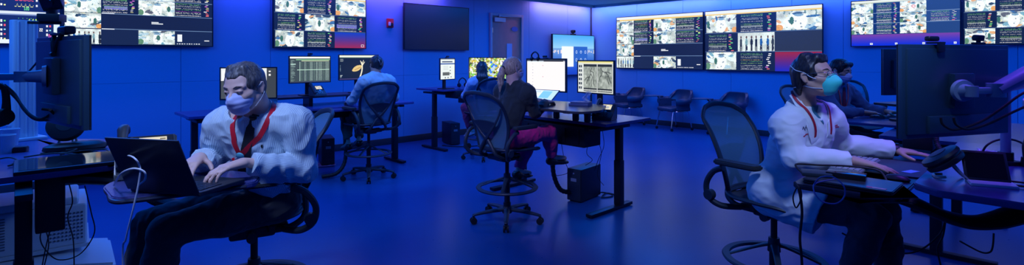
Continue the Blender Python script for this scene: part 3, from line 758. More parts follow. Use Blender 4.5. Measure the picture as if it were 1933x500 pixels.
def tower(label, p, a, d=.38, w=.11, h=.34, group='computer towers standing on the floor'):
    r = thing('computer_tower', label, 'computer', p, a, group)
    mb = MB(); mb.box((0, 0, h/2+.012), (d, w, h), bev=.005); 
    for x in (-d*.4, d*.4): mb.box((x, 0, .007), (.03, w*.8, .014))
    obj('case', mb, BLACKP, r)
    mb = MB(); mb.box((d/2+.004, 0, h/2+.012), (.01, w*.94, h*.96), bev=.003)
    for i in range(7): mb.box((d/2+.010, 0, .05+i*h*.07), (.004, w*.7, h*.025))
    obj('front_panel', mb, GRAPH, r)
    mb = MB(); mb.box((d/2+.0115, 0, h*.70), (.003, w*.4, h*.10)); obj('badge_plate', mb, SILV, r)
    mb = MB(); mb.cyl((d/2+.008, 0, h*.9), (d/2+.014, 0, h*.9), .008, n=14); obj('power_button', mb, SILV, r)
    return r
def cable(label, pts, r=.0035, m=None, cat='cable', name='cable', group=None, sub=8):
    mb = MB(); mb.tube(pts, r, n=7, sub=sub); return single(name, mb, m or RUBBER, label, cat, group)
def conduit(label, pts, r=.022):
    mb = MB(); P = [V(p) for p in pts]
    # ribbed flexible sleeve
    Q = []; 
    for i in range(len(P)-1):
        p0, p1, p2, p3 = P[max(0, i-1)], P[i], P[i+1], P[min(len(P)-1, i+2)]
        for q in range(10):
            t = q/10; Q.append(.5*((2*p1)+(p2-p0)*t+(2*p0-5*p1+4*p2-p3)*t*t+(3*p1-p0-3*p2+p3)*t**3))
    Q.append(P[-1]); mb.tube(Q, [r*(1 if i % 2 else .86) for i in range(len(Q))], n=12, sub=2)
    return single('cable_sleeve', mb, RUBBER, label, 'cable sleeve')
PB = AN   # facing from a left-wall row towards the users is Nv

ARMM = mat('mount_pale_grey', (.26, .36, .50), .35)
# ============ near left desk
LO = (-1.972, 2.67)
ZD = .95
D1 = desk('dark sit-stand desk at the left edge carrying the tablet display and the monitor back', LO, [(-2.6, 0), (-.06, 0), (0, .06), (.0, 1.10), (-.35, 1.45), (-2.6, 1.45)], ZD, [(-.41, .0, .75, 'y', .2), (-2.1, .0, .75, 'y', .2)], rs=.05)
mb = MB(); mb.box((-.315, .13, ZD-.165), (.11, .14, .27), bev=.010); obj('control_box', mb, DARKM, D1)
mb = MB(); mb.tube([V(-.25, .1, ZD-.05), V(-.02, .0, ZD-.09), V(.12, -.13, ZD-.20), V(.24, -.24, ZD-.21), V(.40, -.26, ZD-.09), V(.50, -.24, ZD-.03)], [.05, .055, .045, .04, .045, .05], n=12, flat=(.6, 1.2), up=(0, 0, 1)); obj('tray_arm', mb, DARKM, D1)
# keyboard tray (moves with the desk): a part of it, built in world coordinates
tray = rcorner([(-1.50, 1.93), (-1.09, 2.19), (-1.15, 2.36), (-1.56, 2.50), (-1.76, 2.43), (-1.70, 2.13)], [.07, .04, .05, .05, .05, .05])
mb = MB(); mb.prism(tray, ZD-.005, ZD+.018, bev=.005); obj('keyboard_tray', mb, DESKM, D1, world=True)
mb = MB(); ed = [V(-1.60, 2.04, ZD+.004), V(-1.51, 1.945, ZD+.004), V(-1.44, 1.955, ZD+.004), V(-1.27, 2.068, ZD+.004), V(-1.12, 2.165, ZD+.004)]; mb.tube(ed, .009, n=8); obj('tray_edge', mb, EDGEM, D1, world=True)
ZT = ZD+.018
LAP = laptop('dark laptop seen from behind, used by the person in the striped shirt', (-1.348, 1.99, ZT), math.atan2(.97, .24), 113, w=.34, d=.235)
laptop_seen = None
desk_phone('desk phone with a lit screen behind the dark laptop lid', (-1.655, 2.33, ZT), rad(-55), s=1.05)
# drawing tablet
r = thing('tablet_display', 'large flat tablet lying on the left desk, glossy screen facing up', 'tablet', (-2.27, 2.64, ZD), AU)
mb = MB(); mb.box((0, 0, .012), (.42, .34, .02), rot=(.03, 0, 0), bev=.007, seg=3); obj('tablet_body', mb, BLACKP, r)
mb = MB(); mb.box((0, 0, .0225), (.385, .30, .002), rot=(.03, 0, 0)); obj('glass', mb, mat('tablet_glass', (.015, .02, .025), .06), r)
mb = MB(); mb.lathe([(0, 0), (.135, 0), (.15, .008), (.145, .022), (.11, .032), (0, .036)], n=32); single('carrying_case', mb, BLACKP, 'black rounded case lying behind the large flat tablet', 'case'); o = bpy.data.objects['carrying_case']; o.scale = (1, .5, 1.5); o.location = (-2.58, 3.04, ZD); o.rotation_euler[2] = AU
# monitor seen from behind + its arm
mc = V((-1.666-2.176)/2, (2.05+2.366)/2, 1.40)
MON1 = monitor('black monitor seen from behind on a white arm at the left edge', mc, math.atan2(.82, .57), .60, .355, None, vesa=True, back='foot', casing=MONB)
def arm(label, pm, pts, r0, base):
    """monitor arm from the plate at pm through joints to a post; pts world"""
    r = thing('monitor_mount', label, 'monitor mount', (base[0], base[1], base[2]), 0)
    mb = MB(); n = (V(pts[0])-V(pm)).normalized(); mb.cyl(V(pm), V(pm)+n*.014, .047, .043, n=30); mb.tube([V(pm)+n*.01, V(pm)+n*.04, pts[0]], [.03, .024, .022], n=12); obj('mounting_disc', mb, ARMM, r, world=True)
    mb = MB(); mb.cyl(V(pts[0])-V(0, 0, .022), V(pts[0])+V(0, 0, .022), .022, n=20); mb.box((V(pts[0])+V(pts[1]))/2, ((V(pts[1])-V(pts[0])).length, .034, .028), rot=(0, 0, math.atan2(pts[1][1]-pts[0][1], pts[1][0]-pts[0][0])), bev=.01); mb.cyl(V(pts[1])-V(0, 0, .028), V(pts[1])+V(0, 0, .028), .032, n=20); obj('wrist_joint', mb, ARMM, r, world=True)
    mb = MB(); mb.tube([pts[1], (V(pts[1])*.5+V(pts[2])*.5), pts[2]], [.034, .038, .036], n=12, flat=(.75, 1.15), up=(0, 0, 1)); mb.cyl(V(pts[2])-V(0, 0, .05), V(pts[2])+V(0, 0, .05), .042, n=20); obj('spring_arm', mb, ARMM, r, world=True)
    mb = MB(); a, b = V(pts[2])+V(0, 0, -.07), V(pts[3]); mb.tube([a, (a+b)/2, b], .03, n=12, flat=(.7, 1.2), up=(0, 0, 1)); mb.cyl(V(b.x, b.y, base[2]), V(b.x, b.y, b.z+.05), .02, n=16); obj('lower_arm', mb, ARMM, r, world=True)
    mb = MB(); mb.box((b.x, b.y, base[2]+.01), (.10, .10, .02), bev=.004); mb.cyl(V(b.x, b.y, base[2]), V(b.x, b.y, base[2]+.06), .03); obj('clamp_base', mb, DARKM, r, world=True)
    return r
nb = -V(.57, .82, 0); pm = mc+nb*.06+V(0, 0, .02)
pj = pm+V(-.06, -.05, 0)
arm('white articulated arm holding the black monitor at the left edge', pm, [pj, pj+V(-.16, -.015, 0), pj+V(-.50, .02, .035), (-2.95, 2.35, 1.30)], 0, (-2.95, 2.35, ZD))
mtop = mc+V(0, 0, .19)
r = thing('webcam', 'black webcam with a folding clip on top of the left monitor back', 'webcam', mtop+nb*(-.0), math.atan2(.82, .57))
mb = MB(); mb.box((0, -.02, .025), (.04, .11, .035), bev=.012, seg=3); obj('camera_body', mb, BLACKP, r)
mb = MB(); mb.tube([(-.02, -.05, .012), (-.032, -.02, -.03), (-.036, .0, -.075)], .009, n=8); mb.tube([(-.02, .06, .012), (-.032, .03, -.03), (-.036, .0, -.075)], .009, n=8); mb.box((-.02, 0, .008), (.03, .13, .01), bev=.003); mb.cyl((-.04, -.01, -.078), (-.04, .015, -.078), .01); obj('clip', mb, BLACKP, r)
# white post with camera bracket
pp = at(45, 262, 3.42); pp.z = ZD
r = thing('white_post', 'tall white grooved post standing at the back of the left desk', 'post', pp, rad(-30))
mb = MB(); H = 1.745-ZD
mb.prism(rpoly(.09, .13, .02), 0, H, bev=.003)
for y in (-.04, .0, .04): mb.box((.046, y, H/2), (.008, .008, H-.02), bev=.002, seg=1)
obj('post_body', mb, WHITEP, r)
mb = MB(); mb.box((0, 0, .01), (.16, .2, .02), bev=.005); obj('base_plate', mb, WHITEP, r)
bp = pp+V(0, 0, H)
r = thing('conference_camera', 'black swivel camera on a bracket above the left monitor', 'camera', (pp.x+.18, pp.y-.02, pp.z+H-.03), rad(-70))
mb = MB(); mb.box((.0, -.01, .012), (.05, .18, .018), rot=(0, 0, 0), bev=.003); obj('bracket', mb, DARKM, r)
mb = MB(); mb.box((.0, .02, .045), (.11, .12, .05), bev=.006); mb.cyl((0, .02, .06), (0, .02, .10), .03); obj('base', mb, BLACKP, r)
mb = MB(); mb.box((0, .02, .155), (.10, .11, .09), rot=(.25, .5, .3), bev=.012); obj('head', mb, BLACKP, r)
mb = MB(); mb.cyl((.04, .02, .15), (.07, .02, .135), .03); obj('lens', mb, GLOSSB, r)
def disc_speaker(label, p, a, R=.088, tilt=20, lift=.03):
    r = thing('round_speaker', label, 'speaker', p, a)
    T = Matrix.Translation(V(0, 0, R+lift)) @ Matrix.Rotation(-rad(tilt), 4, 'Y') @ Matrix.Rotation(PI/2, 4, 'Y')
    mb = MB(); mb.lathe([(0, -.022), (R*.8, -.022), (R*.97, -.016), (R, -.004), (R*.96, .004), (R*.9, .004), (R*.9, .010), (R*.97, .012), (R, .018), (R*.94, .030), (R*.5, .038), (0, .04)], M=T, n=48); obj('housing', mb, BLACKP, r)
    mb = MB(); mb.lathe([(0, .0405), (R*.45, .0385), (R*.45, .040), (0, .042)], M=T, n=32); obj('front_cap', mb, GRAPH, r)
    mb = MB()
    for q in (-1, 1): mb.tube([(-.02, q*.03, R+lift), (-.045, q*.04, R*.5), (-.075, q*.05, .006)], .006, n=8)
    mb.tube([(0, -.03, lift+.01), (.03, -.035, .006), (.03, .035, .006), (0, .03, lift+.01)], .006, n=8)
    obj('stand', mb, SILV, r); return r
disc_speaker('round black speaker on a wire stand below the left monitor', (-2.62, 3.02, ZD), rad(-60), .09, 25, .055)
# paper cups / cable bundle / small boxes at the far left
for i in range(3):
    mb = MB(); z = ZD+.0+.0
    mb.lathe([(0, 0), (.036, 0), (.045, .10), (.047, .104), (.043, .104), (.035, .006), (0, .006)], n=28); 
    o = single('paper_cup', mb, WHITEP, ['white paper cup at the left edge of the frame, nearest the camera', 'white paper cup at the left edge, just behind the first', 'white paper cup beside the white post'][i], 'cup', 'white paper cups at the back of the left desk'); o.location = V(at([10, 19, 30][i], 250, [2.95, 3.2, 3.4][i]).x, [2.95, 3.2, 3.4][i], ZD)
rs = random.Random(4)
for i in range(6):
    p0 = V(-2.75+rs.uniform(-.1, .25), 2.72+rs.uniform(-.1, .5), ZD+.006); pts = [p0]
    for j in range(5): pts.append(pts[-1]+V(rs.uniform(-.02, .16), rs.uniform(-.12, .13), 0)); pts[-1].z = ZD+.005+rs.uniform(0, .02)
    cable(['black cable coiled across the left desk in front of the white post', 'black cable lying across the middle of the left desk', 'thin black cable wandering behind the tablet on the left desk', 'black charger cable near the paper cups', 'black cable looping towards the round speaker', 'short black cable beside the carrying case'][i], pts, .004, group='loose cables on the left desk')
mb = MB(); mb.prism(rpoly(.11, .06, .012), 0, .03, bev=.004)
o = single('power_adapter', mb, BLACKP, 'black power adapter among the cables on the left desk', 'power adapter'); o.location = (-2.88, 2.98, ZD); o.rotation_euler[2] = .5
a0 = at(10, 150, 2.35)
cable('black cable hanging in a loop under the white monitor arm, outer one', [at(2, 158, 2.3), at(30, 185, 2.3), at(55, 215, 2.25), at(78, 224, 2.22), at(100, 210, 2.2), mc+nb*.05+V(-.05, .02, -.12)], .006)
cable('black cable hanging in a loop under the white monitor arm, inner one', [at(8, 160, 2.33), at(28, 178, 2.33), at(46, 208, 2.28), at(70, 226, 2.25), at(105, 222, 2.2), mc+nb*.05+V(.02, -.02, -.12)], .006)
cable('thin black cable rising from the white post to the webcam', [at(50, 140, 2.5), at(72, 115, 2.4), at(92, 88, 2.3), at(97, 72, 2.24)], .004)
r = thing('headset', 'black headset hanging at the left edge of the frame', 'headset', at(3, 232, 2.15), 0)
hp = at(3, 196, 2.15)
mb = MB(); mb.tube([at(-4, 232, 2.15), at(8, 225, 2.15), at(12, 195, 2.15), at(8, 168, 2.15), at(-6, 160, 2.15)], [.02, .02, .014, .012, .012], n=10); obj('headband', mb, RUBBER, r, world=True)
mb = MB(); mb.lathe([(0, 0), (.03, 0), (.036, .012), (.03, .03), (0, .034)], M=Matrix.Translation(at(2, 222, 2.13)) @ Matrix.Rotation(1.3, 4, 'Y'), n=20); obj('ear_cup', mb, RUBBER, r, world=True)
# white cable dropping from the tray
cable('white cable looping over the laptop lid and dropping to the floor', [at(225, 292, 2.2), at(250, 296, 1.86), at(264, 315, 1.84), at(262, 345, 1.84), at(250, 400, 1.84), at(238, 450, 1.86), at(232, 500, 1.9), V(-1.45, 1.95, .1), V(-1.5, 2.1, .006)], .0032, WIREW)
cable('white cable curling beside the laptop lid', [at(215, 350, 2.1), at(228, 328, 1.9), at(252, 318, 1.84), at(272, 324, 1.84), at(274, 338, 1.85), at(262, 349, 1.86)], .0035, WIREW)
for i, ps in enumerate([[(130, 345), (137, 380), (128, 410), (138, 450), (140, 500)], [(160, 350), (172, 400), (178, 440), (150, 480), (110, 490), (85, 470), (76, 450), (80, 430)], [(110, 350), (98, 420), (88, 460), (80, 500)], [(85, 430), (92, 460), (84, 500)]]):
    cable(['thin black cable hanging straight below the left desk', 'thin black cable in a wide loop below the left desk', 'thin black cable slanting down beside the left desk leg', 'short thin black cable against the left desk leg'][i], [at(x, y, 2.62+.02*i) for x, y in ps], .0028, group='thin cables hanging below the left desk')
# white machines behind / below the left desk
GRW = mat('machine_white', (.62, .64, .68), .4); GRD = mat('machine_grille', (.10, .12, .16), .6)
r = thing('white_machine', 'white machine with a perforated side panel under the left desk, upper of two', 'machine', (-3.12, 3.08, .345), AU-.06)
mb = MB(); mb.box((0, 0, .0), (.90, .5, .02)); mb.box((0, 0, .13), (.88, .48, .25), bev=.02, seg=3); mb.box((0, -.02, .275), (.80, .42, .05), bev=.02, seg=3); obj('housing', mb, GRW, r)
mb = MB()
for i in range(9):
    for j in range(8): mb.cyl((.27+i*.018, -.2405, .05+j*.022), (.27+i*.018, -.2435, .05+j*.022), .006, n=6)
obj('vent_holes', mb, GRD, r)
mb = MB()
for i in range(12): mb.box((-.15, -.2415, .05+.016*i), (.45, .004, .005))
obj('vent_grille', mb, GRD, r)
r = thing('white_printer', 'white machine with slot vents on the floor under the left desk, lower of two', 'machine', (-2.93, 2.96, 0), AU-.05)
mb = MB(); mb.prism([(-.55, .0), (.36, .0), (.36, .16), (.50, .18), (.50, .27), (.30, .31), (-.1, .335), (-.55, .31)], -.30, .28, M=Matrix.Rotation(PI/2, 4, 'X'), bev=.015); obj('housing', mb, GRW, r)
mb = MB()
for i in range(9): mb.box((-.12+i*.04, -.2815, .13), (.012, .005, .05), rot=(0, .5, 0))
obj('slot_vents', mb, GRD, r)
# ============ iMac-like display on small table, left row
BO = V(-1.355, 7.16, 0)
desk('small dark table behind the striped-shirt person carrying the wide display', dl(BO, -2.72, 0)[:2], [(0, 0), (.95, 0), (.95, .7), (0, .7)], .885, [(.12, .05, .62), (.80, .05, .62)], rs=.02)
c = Cv(80, 46, (70, 78, 84)); c.rect(0, 0, 1, .42, (225, 230, 232)); c.rect(.82, 0, 1, 1, (60, 66, 72)); c.rect(.02, .06, .16, .40, (240, 242, 242)); c.rect(.86, .08, .90, .14, (230, 230, 230)); c.rect(.86, .2, .9, .26, (230, 230, 230)); c.rect(0, .42, .8, .43, (40, 45, 50))
pI = at(470, 157, 5.95)
monitor('wide display with a white window behind the head of the striped-shirt person', pI, rad(-68), .57, .345, c, stand=.885, chin=.055, casing=SILV, bez=.014)
# ============ far woman's desk (row along the left wall)
B1 = desk('sit-stand desk of the person with clipped hair, along the left wall', BO[:2], [(-1.65, 0), (0, 0), (0, .78), (-1.65, .78)], .88, [(-.06, .18, .68), (-1.50, .18, .68)], rs=.03)
mb = MB(); mb.prism(rcorner([(-1.80, .30), (-.62, .30), (-.55, .4), (-.55, .78), (-1.80, .78)], .03), .985, 1.01, bev=.003); 
for x in (-1.7, -1.25, -.65): mb.box((x, .6, .93), (.05, .2, .11))
obj('monitor_shelf', mb, EDGEM, B1)
mb = MB(); mb.box((-.95, .10, .80), (.80, .24, .10), bev=.01); obj('cable_tray', mb, DARKM, B1)
mb = MB(); mb.prism(rcorner([(-1.30, -.22), (-.72, -.26), (-.62, .1), (-1.32, .1)], .05), .845, .868, bev=.004); obj('keyboard_tray', mb, DESKM, B1)
def sheet():
    c = Cv(150, 92, (62, 74, 76)); c.rect(0, 0, 1, .065, (240, 244, 242)); c.rect(.15, .10, 1, .135, (140, 200, 150)); c.rect(.28, .155, .97, .175, (225, 235, 190)); rs = np.random.RandomState(2)
    for x0, x1, b in ((.26, .31, 90), (.34, .40, 118), (.42, .46, 84), (.48, .56, 125), (.58, .62, 100), (.64, .68, 135), (.70, .80, 120), (.82, .86, 95), (.88, .97, 122)):
        r = c.R(x0, .20, x1, .95); h, w = c.a[r].shape[:2]; c.a[r] = np.array([b-8, b+12, b+6])*(.8+.4*rs.rand(h, w, 1)*np.where(np.arange(h) % 2, 1, .4)[:, None, None])
    c.rect(.235, .2, .245, .95, (175, 205, 190)); c.rect(.17, .50, .98, .525, (190, 228, 205))
    for j in range(12, 88, 2):
        if rs.rand() > .25: c.a[j, 4:4+rs.randint(4, 17)] = (135, 160, 155)
    c.rect(.02, .27, .14, .30, (190, 225, 210)); c.rect(0, .965, 1, 1, (60, 66, 90)); return c
def heart():
    c = Cv(170, 104, (12, 28, 52)); c.rect(0, 0, 1, .075, (242, 242, 225)); c.rect(0, .07, 1, .095, (140, 165, 150)); c.rect(0, .965, 1, 1, (70, 60, 110)); rs = np.random.RandomState(8)
    for y in (.15, .19, .24, .82, .86, .9): c.rect(.02, y, .05+.05*rs.rand(), y+.012, (200, 215, 215))
    for y in np.arange(.4, .65, .03): c.rect(.02, y, .03, y+.014, (150, 180, 190))
    a = (225, 195, 125); w = (238, 232, 205)
    for t in np.linspace(0, 1, 50): c.ell(.35+.19*t, .62-.17*t, .035+.035*math.sin(PI*t), .045+.06*math.sin(PI*t), a)
    for t in np.linspace(0, 1, 14): c.ell(.39+.13*t, .60-.10*t, .014, .018, (195, 150, 90))
    for t in np.linspace(0, 1, 40): c.ell(.575-.055*t+.02*math.sin(PI*t), .38+.52*t, .016, .026, w)
    for x1, y1 in ((.53, .22), (.565, .27), (.61, .2), (.64, .27)): 
        for t in np.linspace(0, 1, 20): c.ell(.575+(x1-.575)*t, .42+(y1-.42)*t, .011-.004*t, .018-.006*t, w)
    return c
m1 = at(586, 131, 6.6); m2 = at(678, 127, 7.05)
monitor('monitor showing a dense grey spreadsheet left of the person with clipped hair', m1, AN+.05, .53, .325, sheet(), stand=1.01, group=None)
monitor('monitor showing a tan heart model on black in front of the person with clipped hair', m2, AN-.03, .56, .325, heart(), stand=1.01)
webcam('webcam on top of the spreadsheet monitor', m1+V(0, 0, .178)-Nv*.01, AN)
desk_phone('desk phone under the spreadsheet monitor', (m1+Nv*.16+U*.03).xy.to_3d()+V(0, 0, 1.01), AN+.1, s=.8)
tower('black computer tower on the floor below the desk of the person with clipped hair', at(616, 300, 7.25).xy.to_3d(), rad(-63), d=.40, w=.17, h=.37)
conduit('ribbed cable sleeve curving to the floor left of the person with clipped hair', [dl(BO, -1.0, .12, .80), dl(BO, -.98, .10, .5), dl(BO, -1.0, .05, .2), dl(BO, -1.12, .02, .06), dl(BO, -1.3, .05, .035)], .025)
for i in range(4):
    rs = random.Random(20+i); p = at(590, 300, 7.1); p.z = .006; pts = [p+V(rs.uniform(-.1, .1), rs.uniform(-.1, .1), 0)]
    for j in range(7): a = j*1.1+i; pts.append(p+V(.16*math.cos(a)+.05*i, .11*math.sin(a), .004*i))
    cable(['outer pink loop of cable on the floor beside the far computer tower', 'second loop of cable on the floor beside the far computer tower', 'third loop of cable on the floor beside the far computer tower', 'innermost loop of cable on the floor beside the far computer tower'][i], pts, .006, mat('pink_cable', (.55, .35, .55), .5), group='coiled cables beside the far tower')
# ============ middle-back desk
EO = V(-1.08, 8.06, 0)
E1 = desk('raised sit-stand desk of the person with long dark hair, along the left wall', EO[:2], [(0, 0), (1.75, 0), (1.75, .78), (0, .78)], .985, [(.10, .05, .70), (1.60, .05, .70)], rs=.03)
mb = MB(); mb.box((.62, .10, .90), (.80, .30, .12), bev=.01); obj('cable_tray', mb, DARKM, E1)
mb = MB(); mb.prism(rcorner([(.25, -.28), (1.0, -.28), (1.0, .15), (.25, .15)], .05), .845, .868, bev=.004); mb.box((.62, .0, .80), (.5, .2, .08), bev=.01); obj('keyboard_tray', mb, EDGEM, E1)
c = Cv(46, 50, (228, 236, 232)); c.rect(0, 0, 1, .05, (120, 130, 150)); c.rect(.1, .12, .85, .18, (70, 80, 110)); c.rect(0, .22, 1, .27, (60, 90, 160)); c.rect(.16, .66, .62, .82, (95, 100, 95)); 
for x, y in ((.66, .4), (.66, .55), (.66, .7), (.3, .9), (.5, .9), (.72, .88)): c.rect(x, y, x+.06, y+.05, (40, 45, 60))
for y in (.36, .44, .52): c.rect(.2, y, .55, y+.015, (180, 190, 190))
m3 = at(845, 130, 8.35)
monitor('small squarish monitor with a white page on the raised desk by the left wall', m3, AN+.25, .36, .33, c, stand=.985)
webcam('webcam on top of the small squarish monitor', m3+V(0, 0, .18), AN+.25)
c = Cv(135, 84, (200, 195, 120)); rs = np.random.RandomState(12); n = smooth_noise(84, 135, 14, rs); n2 = smooth_noise(84, 135, 4, rs); n3 = smooth_noise(84, 135, 5, rs)
c.a = np.clip(np.stack([150+120*(n-.3), 170+90*(n2-.3), 90+150*(n3-.4)], 2), 0, 255); c.a = c.a*(1-np.clip((n3-.45)*3, 0, 1))[..., None]+np.array([246, 244, 232])*np.clip((n3-.45)*3, 0, 1)[..., None]; c.a *= (.35+.65*np.clip((n2-.1)*4, 0, 1))[..., None]
for i in range(26): c.ell(.52+.36*rs.rand(), .12+.75*rs.rand(), .035, .05, [(60, 130, 235), (190, 215, 250), (240, 245, 250)][i % 3])
m4 = at(921, 131, 8.1)
monitor('monitor filled with a bright yellow and blue photograph beside the long dark hair', m4, AN-.06+rad(-20), .60, .36, c, stand=.985)
r = thing('headphones', 'black headphones on the raised desk beside the small squarish monitor', 'headphones', dl(EO, .62, .30, .985), AN)
mb = MB(); mb.tube([(0, -.075, .05), (0, -.07, .12), (0, 0, .165), (0, .07, .12), (0, .075, .05)], .010, n=8); obj('headband', mb, BLACKP, r)
for q in (-1, 1):
    mb = MB(); mb.lathe([(0, -.02), (.03, -.02), (.038, 0), (.03, .02), (0, .02)], M=Matrix.Translation(V(0, q*.07, .045)) @ Matrix.Rotation(PI/2, 4, 'X'), n=20); obj('ear_cup', mb, BLACKP, r)
tower('black computer tower on the floor below the raised desk by the left wall', at(851, 262, 8.95).xy.to_3d(), rad(-60), d=.40, w=.17, h=.36)
cable('black cable trailing on the floor to the tower below the raised desk', [at(835, 265, 8.7).xy.to_3d()+V(0, 0, .006), at(855, 265, 8.6).xy.to_3d()+V(0, 0, .006), at(880, 265, 8.6).xy.to_3d()+V(0, 0, .006), at(905, 268, 8.7).xy.to_3d()+V(0, 0, .006)], .008)

# ============ middle desk with the ponytail woman
PO = V(.867, 4.735, 0)
M1 = desk('sit-stand desk in the middle of the room with a hanging cable box and two monitors', PO[:2], [(0, 0), (.78, 0), (.78, 1.65), (0, 1.65)], .88, [(.14, -.08, .60, 'x', .72), (1.50, -.08, .60, 'x', .72)], rs=.02)
mb = MB(); mb.box((.10, .66, .735), (.26, .86, .20), bev=.012)
for i in range(5): mb.box((-.035, .30+.17*i, .735), (.012, .018, .14), bev=.003)
obj('cable_box', mb, DARKM, M1)
pf = rcorner([(.60, 4.36), (.95, 5.02), (.80, 5.25), (.40, 5.62), (.20, 5.55), (-.02, 5.03), (.18, 4.80), (.30, 4.66)], [.16, .10, .05, .05, .05, .05, .03, .05])
pf = rcorner([(.575, 4.40), (.80, 4.55), (.93, 5.03), (.72, 5.35), (.36, 5.64), (.10, 5.30), (.21, 4.80)], [.10, .10, .10, .05, .05, .06, .05])
mb = MB(); mb.prism(pf, 1.008, 1.03, bev=.004); obj('raised_keyboard_platform', mb, mat('platform_laminate', (.06, .052, .06), .25), M1, world=True)
mb = MB()
for q in ((.62, 5.0), (.45, 5.2), (.72, 4.9)): mb.box((q[0], q[1], .945), (.05, .05, .13), rot=(0, 0, AU), bev=.01)
mb.box((.60, 4.80, .995), (.08, .30, .022), rot=(0, 0, AU-PI/2), bev=.005); obj('platform_lift', mb, DARKM, M1, world=True)
ZP = 1.03
c = Cv(120, 68, (246, 240, 238)); c.rect(0, 0, 1, .045, (70, 80, 95)); c.rect(0, .045, .45, .075, (225, 235, 240)); c.rect(.45, .02, .95, .06, (40, 44, 50))
for j in range(8): c.rect(.14, .13+.1*j, .165, .15+.1*j, (190, 190, 205))
for p in ((.42, .17), (.42, .55)): c.rect(p[0], p[1], p[0]+.02, p[1]+.03, (215, 180, 190))
mr = V(.60, 5.80, 0); mcn = (mr+V(.185, 6.23, 0))/2; mcn.z = 1.5-(141.5-108)*6.0/970
monitor('large white-lit monitor in front of the person with the blonde ponytail', mcn, AU+PI, .60, .355, c, stand=.88, bez=.016)
webcam('webcam on top of the large white-lit monitor', mcn+V(0, 0, .195)+U*.01-Nv*.02, AU+PI)
hp_ = thing('headphones', 'black headphones hooked over the top of the large white-lit monitor', 'headphones', mcn+V(0, 0, .195)+VB*.17, AU+PI)
mb = MB(); mb.tube([(0, -.05, -.02), (0, -.055, .04), (0, 0, .075), (0, .055, .04), (0, .05, -.02)], .009, n=8); obj('headband', mb, BLACKP, hp_)
for q in (-1, 1):
    mb = MB(); mb.lathe([(0, -.015), (.022, -.015), (.028, 0), (.022, .015), (0, .015)], M=Matrix.Translation(V(0, q*.052, -.01)) @ Matrix.Rotation(PI/2, 4, 'X'), n=18); obj('ear_cup', mb, BLACKP, hp_)
def angio():
    c = Cv(160, 100, (215, 220, 215)); c.rect(0, 0, 1, .035, (225, 215, 130)); c.rect(.14, .04, 1, .08, (225, 220, 190)); rs = np.random.RandomState(6)
    for k, (x0, x1) in enumerate(((.16, .55), (.57, .97))):
        c.rect(x0, .09, x1, .97, (30, 34, 34)); r = c.R(x0+.005, .12, x1-.005, .86); h, w = c.a[r].shape[:2]; n = smooth_noise(h, w, 14, rs)*.6+smooth_noise(h, w, 5, rs)*.4
        c.a[r] = np.clip(np.array([150, 158, 148])+ (n[..., None]-.5)*110, 0, 255); c.rect(x0+.005, .12, x1-.005, .17, (45, 50, 50))
        def vess(pts):
            for a, b in zip(pts, pts[1:]): c.line(a[0]+rs.uniform(-.006, .006), a[1], b[0], b[1], (62, 66, 58), 2)
        if k == 0: vess([(.40, .2), (.36, .3), (.38, .4), (.33, .5), (.28, .6), (.24, .72)]); vess([(.36, .3), (.44, .34), (.46, .45), (.44, .6), (.47, .75)]); vess([(.38, .4), (.42, .5), (.38, .66), (.40, .8)]); vess([(.33, .5), (.25, .52), (.2, .6)])
        else: vess([(.66, .2), (.70, .3), (.78, .34), (.86, .42), (.90, .55), (.93, .66)]); vess([(.70, .3), (.68, .42), (.63, .5), (.60, .64)]); vess([(.78, .34), (.84, .32), (.92, .36)]); vess([(.86, .42), (.84, .55), (.88, .7)])
        for q in range(int(x0*160)+1, int(x1*160)-1): c.a[int(.90*100):int(.955*100), q] = (200, 205, 200) if q % 3 else (70, 70, 70)
    for j in range(6): c.rect(.02, .12+.14*j, .06, .20+.14*j, (50, 60, 70)); c.rect(.075, .12+.14*j, .115, .20+.14*j, (50, 60, 70))
    return c
ml, mrr = V(.735, 5.70, 0), V(1.045, 5.30, 0); mcc = (ml+mrr)/2; mcc.z = 1.5-(145.5-108)*5.5/970; dd = (mrr-ml).normalized()
monitor('monitor showing two grey angiogram images, right of the white-lit monitor', mcc, math.atan2(-dd.x, dd.y)+PI if False else math.atan2(dd.y, dd.x)-PI/2, (mrr-ml).length, .335, angio(), stand=ZP-.15, bez=.014)
c = Cv(60, 20, (195, 225, 238)); c.rect(0, 0, .42, 1, (232, 238, 240)); c.rect(.02, .1, .35, .25, (200, 215, 225)); c.rect(.42, .1, .8, .8, (130, 195, 225))
laptop('open laptop with a pale screen below the large white-lit monitor', (.27, 5.40, ZP), AU+PI+.15, 148, w=.34, d=.20, cv=c)
keyboard('black keyboard at the hand of the person with the blonde ponytail', (.20, 5.14, ZP), AU+PI, .38, .12)
desk_phone('desk phone with a lit screen at the right end of the middle desk', dl(PO, .30, .24, .88), AU+PI+.25, s=.95)
mb = MB(); mb.box((0, 0, .012), (.20, .13, .022), bev=.004); mb.box((.005, .004, .031), (.185, .12, .014), rot=(0, 0, .05), bev=.003)
o = single('notebook_stack', mb, mat('notebook_blue', (.10, .14, .30), .4), 'two dark notebooks stacked on the raised platform beside the angiogram monitor', 'notebooks'); o.location = (.67, 5.02, ZP); o.rotation_euler[2] = -.5
mb = MB()
def crum(u, v):
    return V(.06*(u-.5)+.02*math.sin(9*v), .10*(u-.5)*(1-v*.6)+.02*math.sin(7*u+5*v), .13*v)
mb.surf(crum, 8, 8, .002); o = single('plastic_bag', mb, mat('clear_film', (.75, .8, .9), .12, alpha=.35, spec=.9), 'small clear plastic bag standing on the platform under the angiogram monitor', 'plastic bag'); o.location = (.74, 5.10, ZP)
tower('black computer tower with a vented front on the floor below the middle desk', at(1103, 372, 5.48).xy.to_3d(), AU+PI+.12, d=.40, w=.17, h=.33)
conduit('ribbed cable sleeve curving from the middle desk to the computer tower', [V(.42, 5.35, .74), V(.42, 5.33, .55), V(.43, 5.33, .30), V(.50, 5.34, .13), V(.62, 5.36, .09)], .026)
